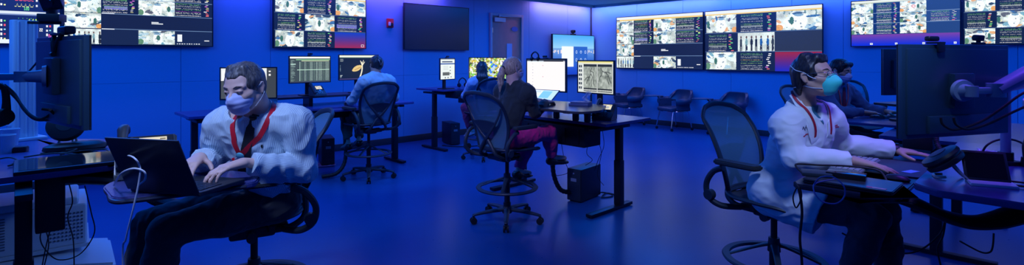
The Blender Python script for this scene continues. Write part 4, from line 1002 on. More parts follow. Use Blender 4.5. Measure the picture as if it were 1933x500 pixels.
for i, ps in enumerate([[(1137, 245), (1140, 275), (1130, 300), (1122, 322)], [(1060, 272), (1065, 300), (1072, 325), (1048, 332)], [(1110, 270), (1108, 290), (1118, 302), (1105, 312)], [(1130, 268), (1135, 290), (1128, 330), (1140, 350)]]):
    cable(['thin cable hanging from the right end of the cable box', 'thin cable hanging below the left half of the cable box', 'thin cable hanging below the middle of the cable box', 'thin cable running down to the tower from the cable box'][i], [at(x, y, 5.25) for x, y in ps], .003, group='thin cables hanging below the middle desk')
fc = at(1130, 360, 5.55)
cable('black cable bunched on the floor beside the middle computer tower', [V(fc.x-.1, fc.y, .008), V(fc.x+.05, fc.y+.05, .03), V(fc.x+.15, fc.y-.02, .01), V(fc.x+.02, fc.y-.08, .008), V(fc.x+.1, fc.y+.1, .008), V(fc.x+.18, fc.y+.04, .008), V(fc.x, fc.y+.02, .04)], .006)

# ============ doctor's desk, right
TC = V(1.24, 2.29, 0)       # near corner of the tray, tray z .94
def tw(u, v, z=0): return TC+U*u+Nv*v+V(0, 0, z)
DO = tw(.16, .40)
ZR = .97
PURP = DESKM
R1 = desk('sit-stand desk at the right edge with keyboard tray for the person in the white coat', DO[:2], [(0, -.9), (1.62, -.9), (1.62, 0), (.09, 0), (0, -.09)], ZR, [(.42, -.82, -.08), (1.45, -.82, -.08)], rs=.02)
ty = rcorner([(-.0, 0), (1.10, 0), (1.10, .385), (.06, .385), (.0, .33)], [.05, .06, .04, .05, .05])
tray = [tuple((TC+U*a+Nv*b).xy) for a, b in ty]
mb = MB(); mb.prism(tray, .918, .94, bev=.005); obj('keyboard_tray', mb, EDGEM, R1, world=True)
mb = MB(); mp = rcorner([(.50, .10), (.92, .12), (.92, .40), (.50, .40)], [.03, .12, .14, .05], 6); mb.prism([tuple((TC+U*a+Nv*b).xy) for a, b in mp], .94, .947, bev=.002); obj('mouse_platform', mb, mat('mouse_mat', (.03, .04, .06), .6), R1, world=True)
mb = MB(); q = tw(.63, .335); mb.box((q.x, q.y, .9478), (.085, .04, .0012), rot=(0, 0, AU-.3)); obj('sticker', mb, mat('pale_blue_sticker', (.25, .55, .8), .5), R1, world=True)
mb = MB(); mb.tube([tw(.35, .2, .91), tw(.37, .35, .87), tw(.45, .50, .80), tw(.50, .62, .80), tw(.62, .78, .88), tw(.70, .86, .92)], [.05, .055, .05, .05, .055, .05], n=12, flat=(.5, 1.5), up=(0, 0, 1)); obj('tray_arm', mb, DARKM, R1, world=True)
mb = MB(); mb.box(tw(.50, .92, .78), (.18, .12, .22), rot=(0, 0, AU), bev=.01); obj('control_box', mb, DARKM, R1, world=True)
r = thing('closed_laptop', 'closed black laptop with a red and white label on the tray edge nearest the camera', 'laptop', tw(.155, .20, .94), AN)
mb = MB(); mb.prism(rpoly(.33, .23, .012), .002, .011, bev=.003); obj('base', mb, BLACKP, r)
mb = MB(); mb.prism(rpoly(.33, .23, .012), .0125, .021, bev=.003); obj('lid', mb, mat('laptop_lid', (.04, .045, .06), .3), r)
mb = MB(); mb.box((.105, .085+.0, .0215), (.07, .022, .0012), rot=(0, 0, 0)); mb2 = MB(); mb2.box((.095, .0, .0), (.0, .0, .0)) if False else None
for v in mb.bm.verts: v.co.y -= .17
obj('red_label', mb, mat('red_label', (.85, .03, .12), .4), r)
mb = MB(); mb.box((.115, -.089, .0223), (.045, .008, .0008)); obj('white_label_print', mb, mat('label_white', (.9, .8, .85), .4), r)
mb = MB(); mb.box((0, 0, .013), (.15, .078, .024), bev=.004); mb.box((-.074, 0, .013), (.004, .06, .016)); o = single('external_drive', mb, GLOSSB, 'glossy black box-shaped drive on the closed laptop', 'hard drive'); o.location = tw(.19, .17, .961); o.rotation_euler[2] = AN+.12
mb = MB(); mb.box((0, 0, .01), (.12, .10, .018), bev=.006); o = single('card_reader', mb, GRAPH, 'dark flat box beside the glossy drive, close to the white coat', 'card reader'); o.location = tw(.15, -.0+.06, .961); o.rotation_euler[2] = AN+.4
keyboard('keyboard with grey keys between the hands of the person in the white coat', tw(.62, .11, .94), AN+PI, .44, .135, mat('keyboard_grey', (.22, .24, .28), .4))
mb = MB(); mb.lathe([(0, 0), (.03, 0), (.034, .012), (.026, .028), (.012, .036), (0, .038)], n=24); o = single('computer_mouse', mb, BLACKP, 'black mouse beneath the near hand of the person in the white coat', 'mouse'); o.scale = (1.5, .9, .75); o.location = tw(.40, .32, .94); o.rotation_euler[2] = AN
m5 = V((1.603+2.225)/2, (2.14+2.33)/2, 1.5-(170-108)*2.235/970)
aM = math.atan2(.956, -.29)
monitor('large dark monitor seen from behind on a white arm at the right', m5, aM, .625, .372, None, vesa=False, back='foot')
M5n = V(.29, -.956, 0)
r5 = [o for o in bpy.data.objects if o.get('label', '').startswith('large dark monitor seen from behind')][0]
mb = MB(); mb.box(m5+M5n*.04+V(-.005, -.002, .0), (.125, .028, .15), rot=(0, 0, aM-PI/2), bev=.008); obj('mounting_plate', mb, MONB, r5, world=True)
pm = at(1816, 171, 2.15)
pj = pm+V(-.004, -.05, 0)
arm('white articulated arm holding the large dark monitor at the right', pm, [pj, at(1880, 170, 2.10), at(1990, 112, 2.05), (2.45, 2.55, 1.35)], 0, (2.45, 2.55, ZR))
webcam('webcam standing on the middle of the large dark monitor', m5+V(-.12, -.04, .20), aM)
ptz('conference_camera', 'black camera standing on the right end of the large dark monitor', m5+V(.16, .05, .20), aM, .38)
for i, ps in enumerate([[(1776, 222), (1780, 235), (1800, 245), (1830, 238), (1860, 225), (1890, 205), (1933, 175), (1980, 160)], [(1800, 222), (1806, 236), (1830, 244), (1870, 232), (1905, 215), (1960, 190)]]):
    cable(['black cable running from the back of the right monitor up to the right edge', 'second black cable below the right monitor, sagging less'][i], [at(x, y, 2.12-.02*i) for x, y in ps], .005)
disc_speaker('round black speaker on a small stand at the front of the right desk', (1.90, 2.26, ZR), rad(150), .078, 52, .0)
# small folding tablet
r = thing('folding_tablet', 'small folding tablet on a white base at the front of the right desk', 'tablet', (1.985, 2.135, ZR), AN+.35)
mb = MB(); mb.prism([(-.075, -.055), (.075, -.055), (.085, .05), (-.065, .06)], 0, .012, bev=.002); obj('base', mb, WHITEP, r)
mb = MB(); M = Matrix.Translation(V(0, .02, .012)) @ Matrix.Rotation(rad(-28), 4, 'X'); mb.box((0, 0, .065), (.15, .007, .13), bev=.003, M=M); obj('tablet_body', mb, mat('folio_black', (.02, .025, .035), .4), r)
mb = MB(); mb.box((0, -.004, .065), (.13, .001, .11), M=M); obj('screen', mb, GLOSSB, r)
rs = np.random.RandomState(9); mb = MB()
bmesh.ops.create_icosphere(mb.bm, subdivisions=4, radius=1)
for v in mb.bm.verts:
    k = .6+.35*math.sin(v.co.x*9+2*v.co.y)*math.cos(v.co.y*8)+.22*math.sin(17*v.co.z+6*v.co.x)+.15*rs.rand()
    v.co = V(v.co.x*.11*k, v.co.y*.055*k, max(-.0, v.co.z*.045*k))
o = single('plastic_wrap', mb, mat('clear_wrap', (.8, .85, .95), .08, alpha=.45, spec=1), 'crumpled clear plastic wrap on the right desk behind the folding tablet', 'plastic wrap', ang=None); o.location = (2.52, 2.72, ZR); o.rotation_euler[2] = -.3
cable('black cable arching over the crumpled plastic wrap', [at(1850, 300, 2.65), at(1862, 275, 2.6), at(1890, 263, 2.6), at(1925, 268, 2.6), V(2.75, 2.66, ZR+.01)], .005)
cable('black pen-like stylus cord beside the folding tablet', [V(2.02, 2.2, ZR+.008), V(2.09, 2.17, ZR+.008), V(2.14, 2.12, ZR+.008), V(2.10, 2.06, ZR+.008), V(2.05, 2.09, ZR+.008)], .004)
# gooseneck device at the right edge
r = thing('desk_microphone', 'black device with a pale top on a bent stand at the right edge', 'microphone', (2.52, 2.48, ZR), .4)
mb = MB(); mb.cyl((0, 0, 0), (0, 0, .045), .05, .045, n=28); obj('base', mb, BLACKP, r)
mb = MB(); mb.tube([(0, 0, .04), (-.02, 0, .10), (.01, 0, .16), (.06, 0, .23)], [.04, .035, .028, .03], n=12); obj('neck', mb, BLACKP, r)
mb = MB(); mb.tube([(.03, 0, .24), (-.01, 0, .29), (-.03, 0, .33)], [.034, .036, .028], n=14, sub=4); obj('pale_top', mb, WHITEP, r)
# cables round the tray
cable('black cable looping round from the closed laptop to the near hand', [tw(.10, .02, .97), tw(.14, -.02, 1.0), tw(.2, .06, 1.0), tw(.3, .16, .995), tw(.34, .26, .985), tw(.3, .30, .95)], .0045)
cable('round loop of thin violet cable hanging in front of the tray', [at(1535, 350, 2.1), at(1548, 335, 2.06), at(1572, 334, 2.03), at(1592, 350, 2.0), at(1594, 370, 2.0), at(1578, 384, 2.0), at(1552, 380, 2.02), at(1537, 362, 2.05), at(1540, 346, 2.1), at(1575, 338, 2.15)], .0028, mat('violet_cable', (.25, .2, .45), .4))
cable('black cord tied at the tray corner and hanging to the floor', [at(1500, 344, 2.25), at(1508, 358, 2.22), at(1514, 400, 2.22), at(1510, 450, 2.22), at(1514, 500, 2.24), V(1.30, 2.28, .2), V(1.34, 2.3, .006)], .0055)
cable('small loop of black cord beside the tray corner', [at(1506, 350, 2.24), at(1497, 372, 2.24), at(1503, 392, 2.24), at(1513, 372, 2.24), at(1510, 352, 2.24)], .003)
conduit('ribbed cable sleeve behind the large dark monitor', [at(1768, 250, 2.9), at(1768, 268, 2.88), at(1778, 284, 2.85), V(2.5, 2.92, ZR+.02)], .014)
mb = MB(); mb.box((0, 0, .06), (.16, .14, .12), bev=.01); o = single('power_brick', mb, BLACKP, 'black box standing on the right desk behind the large dark monitor', 'power supply'); o.location = (2.38, 3.0, ZR); o.rotation_euler[2] = AU
for i, ps in enumerate([[(1785, 410), (1775, 440), (1740, 470), (1700, 478), (1640, 465), (1590, 440)], [(1785, 415), (1780, 445), (1770, 470), (1778, 510)], [(1812, 455), (1850, 475), (1868, 476), (1874, 465), (1876, 440)]]):
    cable(['black cable sagging below the right desk towards the white coat', 'thin black cable hanging below the right desk', 'black cable sagging between the legs of the right desk'][i], [at(x, y, 2.75) for x, y in ps], .0045, group='cables hanging below the right desk')

# ============ desk of the man behind
FO = (2.82, 3.96)
F1 = desk('sit-stand desk of the person in the blue sweater, behind the large dark monitor', FO, [(0, 0-.82), (1.75, -.82), (1.75, 0), (0, 0)], .90, [(.25, -.66, .02), (1.5, -.66, .02)], rs=.03)
mb = MB(); mb.prism([tuple((V(FO[0], FO[1], 0)+U*a+Nv*b).xy) for a, b in rcorner([(.50, -.46), (1.45, -.46), (1.45, .05), (.50, .05)], .05)], .91, .93, bev=.004); obj('keyboard_tray', mb, DESKM, F1, world=True)
pF = V(FO[0], FO[1], 0)
mF = at(1666, 136, 4.25)
aF = rad(100); dF = V(math.sin(aF), -math.cos(aF), 0)
monitor('dark monitor back half hidden behind the large dark monitor', mF+dF*.30+V(0, 0, 0), aF, .60, .36, None, stand=.90)
pk = pF+U*1.15+Nv*(-.20)
keyboard('pale keyboard at the hands of the person in the blue sweater', (3.60, 4.92, .93), rad(120), .42, .13, mat('keyboard_grey', (.22, .24, .28), .4))
mb = MB(); mb.prism(rpoly(.40, .26, .05), 0, .02, bev=.004); mb.cyl((0, 0, -.13), (0, 0, 0), .03); mb.cyl((0, 0, -.14), (0, 0, -.125), .09); o = single('monitor_riser', mb, BLACKP, 'small raised black shelf beside the half hidden monitor back', 'shelf'); o.location = (3.50, 4.62, .93); o.rotation_euler[2] = .3
# ============ stools
ST = {}
def at0(px, py, d): p = at(px, py, d); p.z = 0; return p
ST['C'] = make_stool('mesh task stool in the middle foreground carrying the person with the blonde ponytail', (-.045, 4.72, 0), AU+.02, legrot=rad(8))
def stool_copy(k, loc, rz, label): ST[k] = dup(ST['C'], loc, rz, label)
stool_copy('A', (-1.37, 2.73, 0), rad(-150), 'mesh task stool at the left carrying the person in the striped shirt')
stool_copy('D', (1.55, 3.04, 0), rad(-55), 'mesh task stool at the right carrying the person in the white coat')
stool_copy('B', (-1.785, 6.40, 0), AN+PI, 'mesh task stool carrying the person with clipped hair, seen from behind')
stool_copy('E', (-.42, 7.66, 0), rad(120), 'mesh task stool of the person with long dark hair, mostly behind the ponytailed one')
stool_copy('F', (3.12, 5.12, 0), rad(-60), 'mesh task stool of the person in the blue sweater')
stool_copy('G', (4.32, 6.45, 0), rad(-100), 'mesh task stool farthest back, behind the person in the blue sweater')
# ------------------------------------------------------------ implicit bodies: fields of rounded limbs meshed as one surface
class Field:
    def __init__(s, lo, hi, h):
        s.h = h; s.lo = np.array(lo, float); s.n = np.maximum(2, np.ceil((np.array(hi)-s.lo)/h).astype(int)+1)
        s.a = np.full(tuple(s.n), .5, np.float32)
    def _sl(s, lo, hi, m):
        i0 = np.maximum(0, np.floor((np.array(lo)-m-s.lo)/s.h).astype(int)); i1 = np.minimum(s.n, np.ceil((np.array(hi)+m-s.lo)/s.h).astype(int)+1)
        if (i1 <= i0).any(): return None, None
        g = [s.lo[k]+s.h*np.arange(i0[k], i1[k]) for k in range(3)]
        return tuple(slice(i0[k], i1[k]) for k in range(3)), (g[0][:, None, None], g[1][None, :, None], g[2][None, None, :])
    def _mix(s, sl, d, k, op):
        a = s.a[sl]; d = d.astype(np.float32)
        if op == 'add':
            hh = np.maximum(k-np.abs(a-d), 0)/max(k, 1e-6); s.a[sl] = np.minimum(a, d)-hh*hh*k*.25
        else:
            d = -d; hh = np.maximum(k-np.abs(a-d), 0)/max(k, 1e-6); s.a[sl] = np.maximum(a, d)+hh*hh*k*.25
    def cap(s, a, b, ra, rb=None, k=.02, op='add', flat=None):
        a, b = np.array(a, float), np.array(b, float); rb = ra if rb is None else rb; R = max(ra, rb)
        sl, g = s._sl(np.minimum(a, b)-R, np.maximum(a, b)+R, k+3*s.h)
        if sl is None: return
        p = [g[i]-a[i] for i in range(3)]; ba = b-a; L = ba@ba+1e-12
        t = np.clip((p[0]*ba[0]+p[1]*ba[1]+p[2]*ba[2])/L, 0, 1)
        q = [p[i]-ba[i]*t for i in range(3)]
        if flat is not None:
            n, f = np.array(flat[0], float), flat[1]; n /= np.linalg.norm(n); c = q[0]*n[0]+q[1]*n[1]+q[2]*n[2]; q = [q[i]+n[i]*c*(1/f-1) for i in range(3)]
        d = np.sqrt(q[0]**2+q[1]**2+q[2]**2)-(ra+(rb-ra)*t)
        s._mix(sl, d, k, op)
    def ell(s, c, r, R=None, k=.02, op='add'):
        c, r = np.array(c, float), np.array(r, float); R = np.eye(3) if R is None else np.array(R, float)   # columns = axes
        ext = np.sqrt(((R*r)**2).sum(1)); sl, g = s._sl(c-ext, c+ext, k+3*s.h)
        if sl is None: return
        p = [g[i]-c[i] for i in range(3)]; l = [p[0]*R[0, j]+p[1]*R[1, j]+p[2]*R[2, j] for j in range(3)]
        k0 = np.sqrt(sum((l[j]/r[j])**2 for j in range(3))); k1 = np.sqrt(sum((l[j]/r[j]**2)**2 for j in range(3)))+1e-9
        s._mix(sl, k0*(k0-1)/k1, k, op)
    def plane(s, p, n, k=.002):
        """keep the side where (x-p).n < 0"""
        n = np.array(n, float); n /= np.linalg.norm(n); g = [s.lo[i]+s.h*np.arange(s.n[i]) for i in range(3)]
        d = (g[0][:, None, None]-p[0])*n[0]+(g[1][None, :, None]-p[1])*n[1]+(g[2][None, None, :]-p[2])*n[2]
        s.a = np.maximum(s.a, d.astype(np.float32))
    def cut(s, p, n, c, R):
        """cut by a plane, only within radius R of c"""
        c = np.array(c, float); sl, g = s._sl(c-R, c+R, 0); n = np.array(n, float); n /= np.linalg.norm(n)
        if sl is None: return
        d = ((g[0]-p[0])*n[0]+(g[1]-p[1])*n[1]+(g[2]-p[2])*n[2]).astype(np.float32)
        ins = (np.sqrt((g[0]-c[0])**2+(g[1]-c[1])**2+(g[2]-c[2])**2) < R)
        s.a[sl] = np.where(ins, np.maximum(s.a[sl], d), s.a[sl])
    def net(s):
        a = s.a; a[0] = a[-1] = .5; a[:, 0] = a[:, -1] = .5; a[:, :, 0] = a[:, :, -1] = .5
        ins = a < 0; nx, ny, nz = a.shape
        cnt = np.zeros((nx-1, ny-1, nz-1), np.int8)
        for dx in (0, 1):
            for dy in (0, 1):
                for dz in (0, 1): cnt += ins[dx:nx-1+dx, dy:ny-1+dy, dz:nz-1+dz]
        I, J, K = np.nonzero((cnt > 0) & (cnt < 8)); del cnt
        idx = np.full((nx-1, ny-1, nz-1), -1, np.int32); idx[I, J, K] = np.arange(len(I))
        acc = np.zeros((len(I), 3)); n = np.zeros(len(I))
        cs = [(x, y, z) for x in (0, 1) for y in (0, 1) for z in (0, 1)]
        val = {c: a[I+c[0], J+c[1], K+c[2]].astype(float) for c in cs}
        for c in cs:
            for ax in range(3):
                if c[ax] == 0:
                    e = list(c); e[ax] = 1; e = tuple(e); v0, v1 = val[c], val[e]; m = (v0 < 0) != (v1 < 0)
                    t = np.where(m, v0/np.where(m, v0-v1, 1), 0); p = np.zeros((len(I), 3)); p[:] = c; p[:, ax] = t
                    acc += p*m[:, None]; n += m
        pos = (acc/n[:, None]+np.stack([I, J, K], 1))*s.h+s.lo
        F = []
        for ax in range(3):
            o1, o2 = [(1, 2), (2, 0), (0, 1)][ax]
            sl0 = [slice(None)]*3; sl1 = [slice(None)]*3; sl0[ax] = slice(0, a.shape[ax]-1); sl1[ax] = slice(1, None)
            m = ins[tuple(sl0)] != ins[tuple(sl1)]; P = np.stack(np.nonzero(m), 1)
            P = P[(P[:, o1] > 0) & (P[:, o2] > 0) & (P[:, o1] < a.shape[o1]-1) & (P[:, o2] < a.shape[o2]-1)]
            if not len(P): continue
            d1 = np.zeros(3, int); d1[o1] = 1; d2 = np.zeros(3, int); d2[o2] = 1
            q = [idx[tuple((P-k).T)] for k in (0*d1, d1, d1+d2, d2)]; f = np.stack(q, 1)
            flip = ~ins[tuple(P.T)]; f[flip] = f[flip][:, ::-1]; F.append(f)
        f = np.concatenate(F); f = f[(f >= 0).all(1)]
        return pos, f
def vnoise(p, sc, seed=0):
    """smooth value noise at points p (n,3), feature size sc, -1..1"""
    q = np.asarray(p)/np.asarray(sc); i = np.floor(q).astype(int); f = q-i; f = f*f*(3-2*f)
    def hsh(a):
        v = (a[:, 0]*73856093) ^ (a[:, 1]*19349663) ^ (a[:, 2]*83492791) ^ (seed*2654435761); v = (v ^ (v >> 13))*1274126177 & 0xffffffff; v = v ^ (v >> 16); return (v & 0xffff)/32767.5-1
    r = 0
    for dx in (0, 1):
        for dy in (0, 1):
            for dz in (0, 1):
                w = (f[:, 0] if dx else 1-f[:, 0])*(f[:, 1] if dy else 1-f[:, 1])*(f[:, 2] if dz else 1-f[:, 2]); r = r+w*hsh(i+np.array([dx, dy, dz]))
    return r
def normals(pos, f):
    a = pos[f[:, 2]]-pos[f[:, 0]]; b = pos[f[:, 3]]-pos[f[:, 1]]; n = np.cross(a, b); N = np.zeros_like(pos)
    for k in range(4): np.add.at(N, f[:, k], n)
    return N/(np.linalg.norm(N, axis=1)[:, None]+1e-12)
def relax(pos, f, it=2):
    for _ in range(it):
        acc = np.zeros_like(pos); c = np.zeros(len(pos))
        for k in range(4):
            for o in (1, 3): np.add.at(acc, f[:, k], pos[f[:, (k+o) % 4]]); np.add.at(c, f[:, k], 1)
        pos = .5*pos+.5*acc/np.maximum(c, 1)[:, None]
    return pos
def emit_mesh(name, fld, m, root, wr=0.0, wsc=(.05, .05, .09), seed=1, rl=2, attr=None, base=None, fold=None):
    pos, f = fld.net()
    if not len(f): return None
    pos = relax(pos, f, rl)
    if wr:
        N = normals(pos, f); w = vnoise(pos+.35*np.stack([vnoise(pos, .12, 9)*.12]*3, 1), wsc, seed); w2 = vnoise(pos, np.array(wsc)*.45, seed+3)
        pos = pos+N*(wr*(-np.abs(w)*1.3+.45+.35*w2))[:, None]
    wpos = pos.copy(); LASTG[name] = (wpos, f)
    Mi = np.array(inv(root)); pos = pos@Mi[:3, :3].T+Mi[:3, 3]
    me = np_mesh(name, pos, f)
    if attr is not None:
        at_ = me.attributes.new('stripe', 'FLOAT', 'POINT'); at_.data.foreach_set('value', attr(wpos).astype('f'))
    me.shade_smooth() if hasattr(me, 'shade_smooth') else None
    me.materials.append(m); o = bpy.data.objects.new(name, me); COL.objects.link(o); o.parent = root
    return o
LASTG = {}
def skin_mat(name, col):
    m = mat(name, col, .5, bump=.12, bscale=300, var=.08); b = m.node_tree.nodes['Principled BSDF']; b.inputs['Subsurface Weight'].default_value = .12; b.inputs['Subsurface Radius'].default_value = (.5, .2, .1); b.inputs['Subsurface Scale'].default_value = .01; return m
SKIN1 = skin_mat('skin_fair', (.72, .46, .38)); SKIN2 = skin_mat('skin_tan', (.55, .32, .24)); SKIN3 = skin_mat('skin_brown', (.48, .28, .20))
def cloth_mat(name, col, rough=.8, bump=.25, bs=500, sheen=.2): return mat(name, col, rough, bump=bump, bscale=bs, sheen=sheen)
def hair_mat(name, col, col2):
    m = bpy.data.materials.new(name); m.use_nodes = True; nt = m.node_tree; b = nt.nodes['Principled BSDF']; b.inputs['Roughness'].default_value = .42
    tc = nt.nodes.new('ShaderNodeTexCoord'); mp = nt.nodes.new('ShaderNodeMapping'); mp.inputs['Scale'].default_value = (170, 170, 14)
    n = nt.nodes.new('ShaderNodeTexNoise'); n.inputs['Scale'].default_value = 1; n.inputs['Detail'].default_value = 3
    nt.links.new(tc.outputs['Object'], mp.inputs['Vector']); nt.links.new(mp.outputs['Vector'], n.inputs['Vector'])
    r = nt.nodes.new('ShaderNodeValToRGB'); r.color_ramp.elements[0].position = .35; r.color_ramp.elements[0].color = (*col, 1); r.color_ramp.elements[1].position = .65; r.color_ramp.elements[1].color = (*col2, 1)
    nt.links.new(n.outputs['Fac'], r.inputs['Fac']); nt.links.new(r.outputs['Color'], b.inputs['Base Color'])
    bp = nt.nodes.new('ShaderNodeBump'); bp.inputs['Strength'].default_value = .35; bp.inputs['Distance'].default_value = .003; nt.links.new(n.outputs['Fac'], bp.inputs['Height']); nt.links.new(bp.outputs['Normal'], b.inputs['Normal'])
    return m
def stripe_mat(name, base, line, period=.0125):
    m = bpy.data.materials.new(name); m.use_nodes = True; nt = m.node_tree; b = nt.nodes['Principled BSDF']; b.inputs['Roughness'].default_value = .8
    a = nt.nodes.new('ShaderNodeAttribute'); a.attribute_name = 'stripe'
    q = nt.nodes.new('ShaderNodeMath'); q.operation = 'MULTIPLY'; q.inputs[1].default_value = 1/period
    fr = nt.nodes.new('ShaderNodeMath'); fr.operation = 'FRACT'
    r = nt.nodes.new('ShaderNodeValToRGB'); e = r.color_ramp.elements; e[0].position = 0; e[0].color = (*line, 1); e[1].position = .16; e[1].color = (*line, 1)
    k = e.new(.24); k.color = (*base, 1); k = e.new(.92); k.color = (*base, 1); k = e.new(1.0); k.color = (*line, 1)
    nt.links.new(a.outputs['Fac'], q.inputs[0]); nt.links.new(q.outputs[0], fr.inputs[0]); nt.links.new(fr.outputs[0], r.inputs['Fac']); nt.links.new(r.outputs['Color'], b.inputs['Base Color'])
    return m
A3 = lambda v: np.array((v[0], v[1], v[2]), float)
def nrm(v): v = A3(v); return v/np.linalg.norm(v)
def frame(fwd, up):
    u = nrm(up); f = A3(fwd); f = nrm(f-u*(f@u)); l = np.cross(u, f); return np.stack([f, l, u], 1)     # columns fwd, left, up
def ang2(d, z=0): return np.array((math.cos(rad(d)), math.sin(rad(d)), z))
def hand(F, W, d, palm, th, curl=(.25, .35, .3), s=1.0, spread=.10, thumb=.6, flat=False):
    """W wrist, d towards the knuckles, palm = direction the palm faces, th = thumb side"""
    W, d = A3(W), nrm(d); palm = nrm(A3(palm)-d*(A3(palm)@d)); th = nrm(A3(th)-d*(A3(th)@d)-palm*(A3(th)@palm))
    offs = (.027, .009, -.010, -.027); kl = (.088, .092, .087, .078); fl = ((.042, .026, .020), (.046, .029, .021), (.043, .027, .020), (.034, .021, .018)); rr = (.0088, .0090, .0086, .0076)
    tips = []
    for o, k_, l, r in zip(offs, kl, fl, rr):
        kn = W+d*k_*s+th*o*s-palm*.004*s
        F.cap(W+th*o*.55*s+d*.012*s, kn, .0135*s, .0112*s, k=.016)
        dd = nrm(d+th*o*spread*30*.12); p = kn; ang = 0
        for q in range(3):
            ang += curl[q]*(1.0+.12*(o < 0)); v = dd*math.cos(ang)+palm*math.sin(ang); e = p+v*l[q]*s; F.cap(p, e, r*s*(1-.07*q), r*s*(.94-.07*q), k=.004); p = e
        tips.append(p)
    F.cap(W+d*.02*s+th*.012*s, W+d*.055*s-th*.0*s, .016*s, .015*s, k=.02, flat=(palm, .8))
    p = W+d*.022*s+th*.022*s+palm*.004*s; v = nrm(d*(1-thumb)+th*thumb+palm*.15); e = p+v*.040*s; F.cap(p, e, .0135*s, .0110*s, k=.012)
    v2 = nrm(v+d*.55+palm*.1); e2 = e+v2*.032*s; F.cap(e, e2, .0105*s, .0095*s, k=.004); v3 = nrm(v2+d*.3); F.cap(e2, e2+v3*.022*s, .0095*s, .0080*s, k=.004)
    return tips
class Scaled:
    """the same field operations, shrunk about a point"""
    def __init__(s, F, H, k): s.F, s.H, s.k = F, A3(H), k
    def _p(s, a): return s.H+(A3(a)-s.H)*s.k
    def cap(s, a, b, ra, rb=None, k=.02, **kw): s.F.cap(s._p(a), s._p(b), ra*s.k, None if rb is None else rb*s.k, k=k*s.k, **kw)
    def ell(s, c, r, R=None, k=.02, **kw): s.F.ell(s._p(c), tuple(q*s.k for q in r), R, k=k*s.k, **kw)
    def plane(s, p, n, k=0): s.F.plane(s._p(p), n)
    def net(s): return s.F.net()
def head_field(F, H, R, fem=False):
    def P(x, y, z): return H+R@np.array((x, y, z))
    F.ell(P(-.012, 0, .028), (.098, .076, .088), R, k=.01); F.ell(P(.030, 0, -.030), (.060, .060, .082), R, k=.03); F.ell(P(.012, 0, -.055), (.06, .056, .05), R, k=.02)
    F.ell(P(.052, 0, -.093), (.030, .030, .022), R, k=.02)
    for q in (-1, 1):
        F.cap(P(.080, q*.012, .022), P(.066, q*.048, .024), .010, .008, k=.014)                 # brow
        F.cap(P(.066, q*.040, -.028), P(.045, q*.058, -.020), .014, .012, k=.02)                  # cheek
        F.ell(P(.098, q*.031, .004), (.018, .016, .010), R, k=.012, op='sub')                    # eye socket
        F.ell(P(.0765, q*.031, .003), (.0145, .0160, .0130), R, k=.004); F.cap(P(.086, q*.018, .006), P(.082, q*.044, .006), .0045, .004, k=.004)   # lids round the eye
        F.cap(P(.0, q*.060, -.045), P(.045, q*.040, -.085), .016, .014, k=.02)                    # jaw line
        F.ell(P(-.012, q*.080, -.004), (.017, .0065, .030), R@np.array(Euler((q*.0, -.15, q*-.45)).to_matrix()), k=.006)  # ear
        F.cap(P(-.022, q*.088, .018), P(-.026, q*.088, -.002), .0045, .004, k=.004); F.cap(P(-.026, q*.088, -.002), P(-.010, q*.082, -.03), .004, .006, k=.004)
        F.ell(P(-.006, q*.089, .0), (.008, .005, .014), R, k=.004, op='sub')
    for q in (-1, 1): F.ell(P(.092, q*.031, -.0005), (.010, .0125, .0042), R, k=.001, op='sub')
    F.cap(P(.086, 0, .010), P(.109, 0, -.026), .0085, .0115, k=.010); F.ell(P(.098, 0, -.033), (.013, .017, .009), R, k=.008)
    F.ell(P(.088, 0, -.058), (.009, .024, .0055), R, k=.005); F.ell(P(.087, 0, -.068), (.009, .021, .006), R, k=.005); F.ell(P(.098, 0, -.063), (.012, .022, .0012), R, k=.002, op='sub')
def tubeobj(name, pts, r, m, root, flat=None, up=None, n=8, closed=False):
    mb = MB(); mb.tube([V(*p) for p in pts], r, n=n, closed=closed, flat=flat, up=up); return obj(name, mb, m, root, world=True)
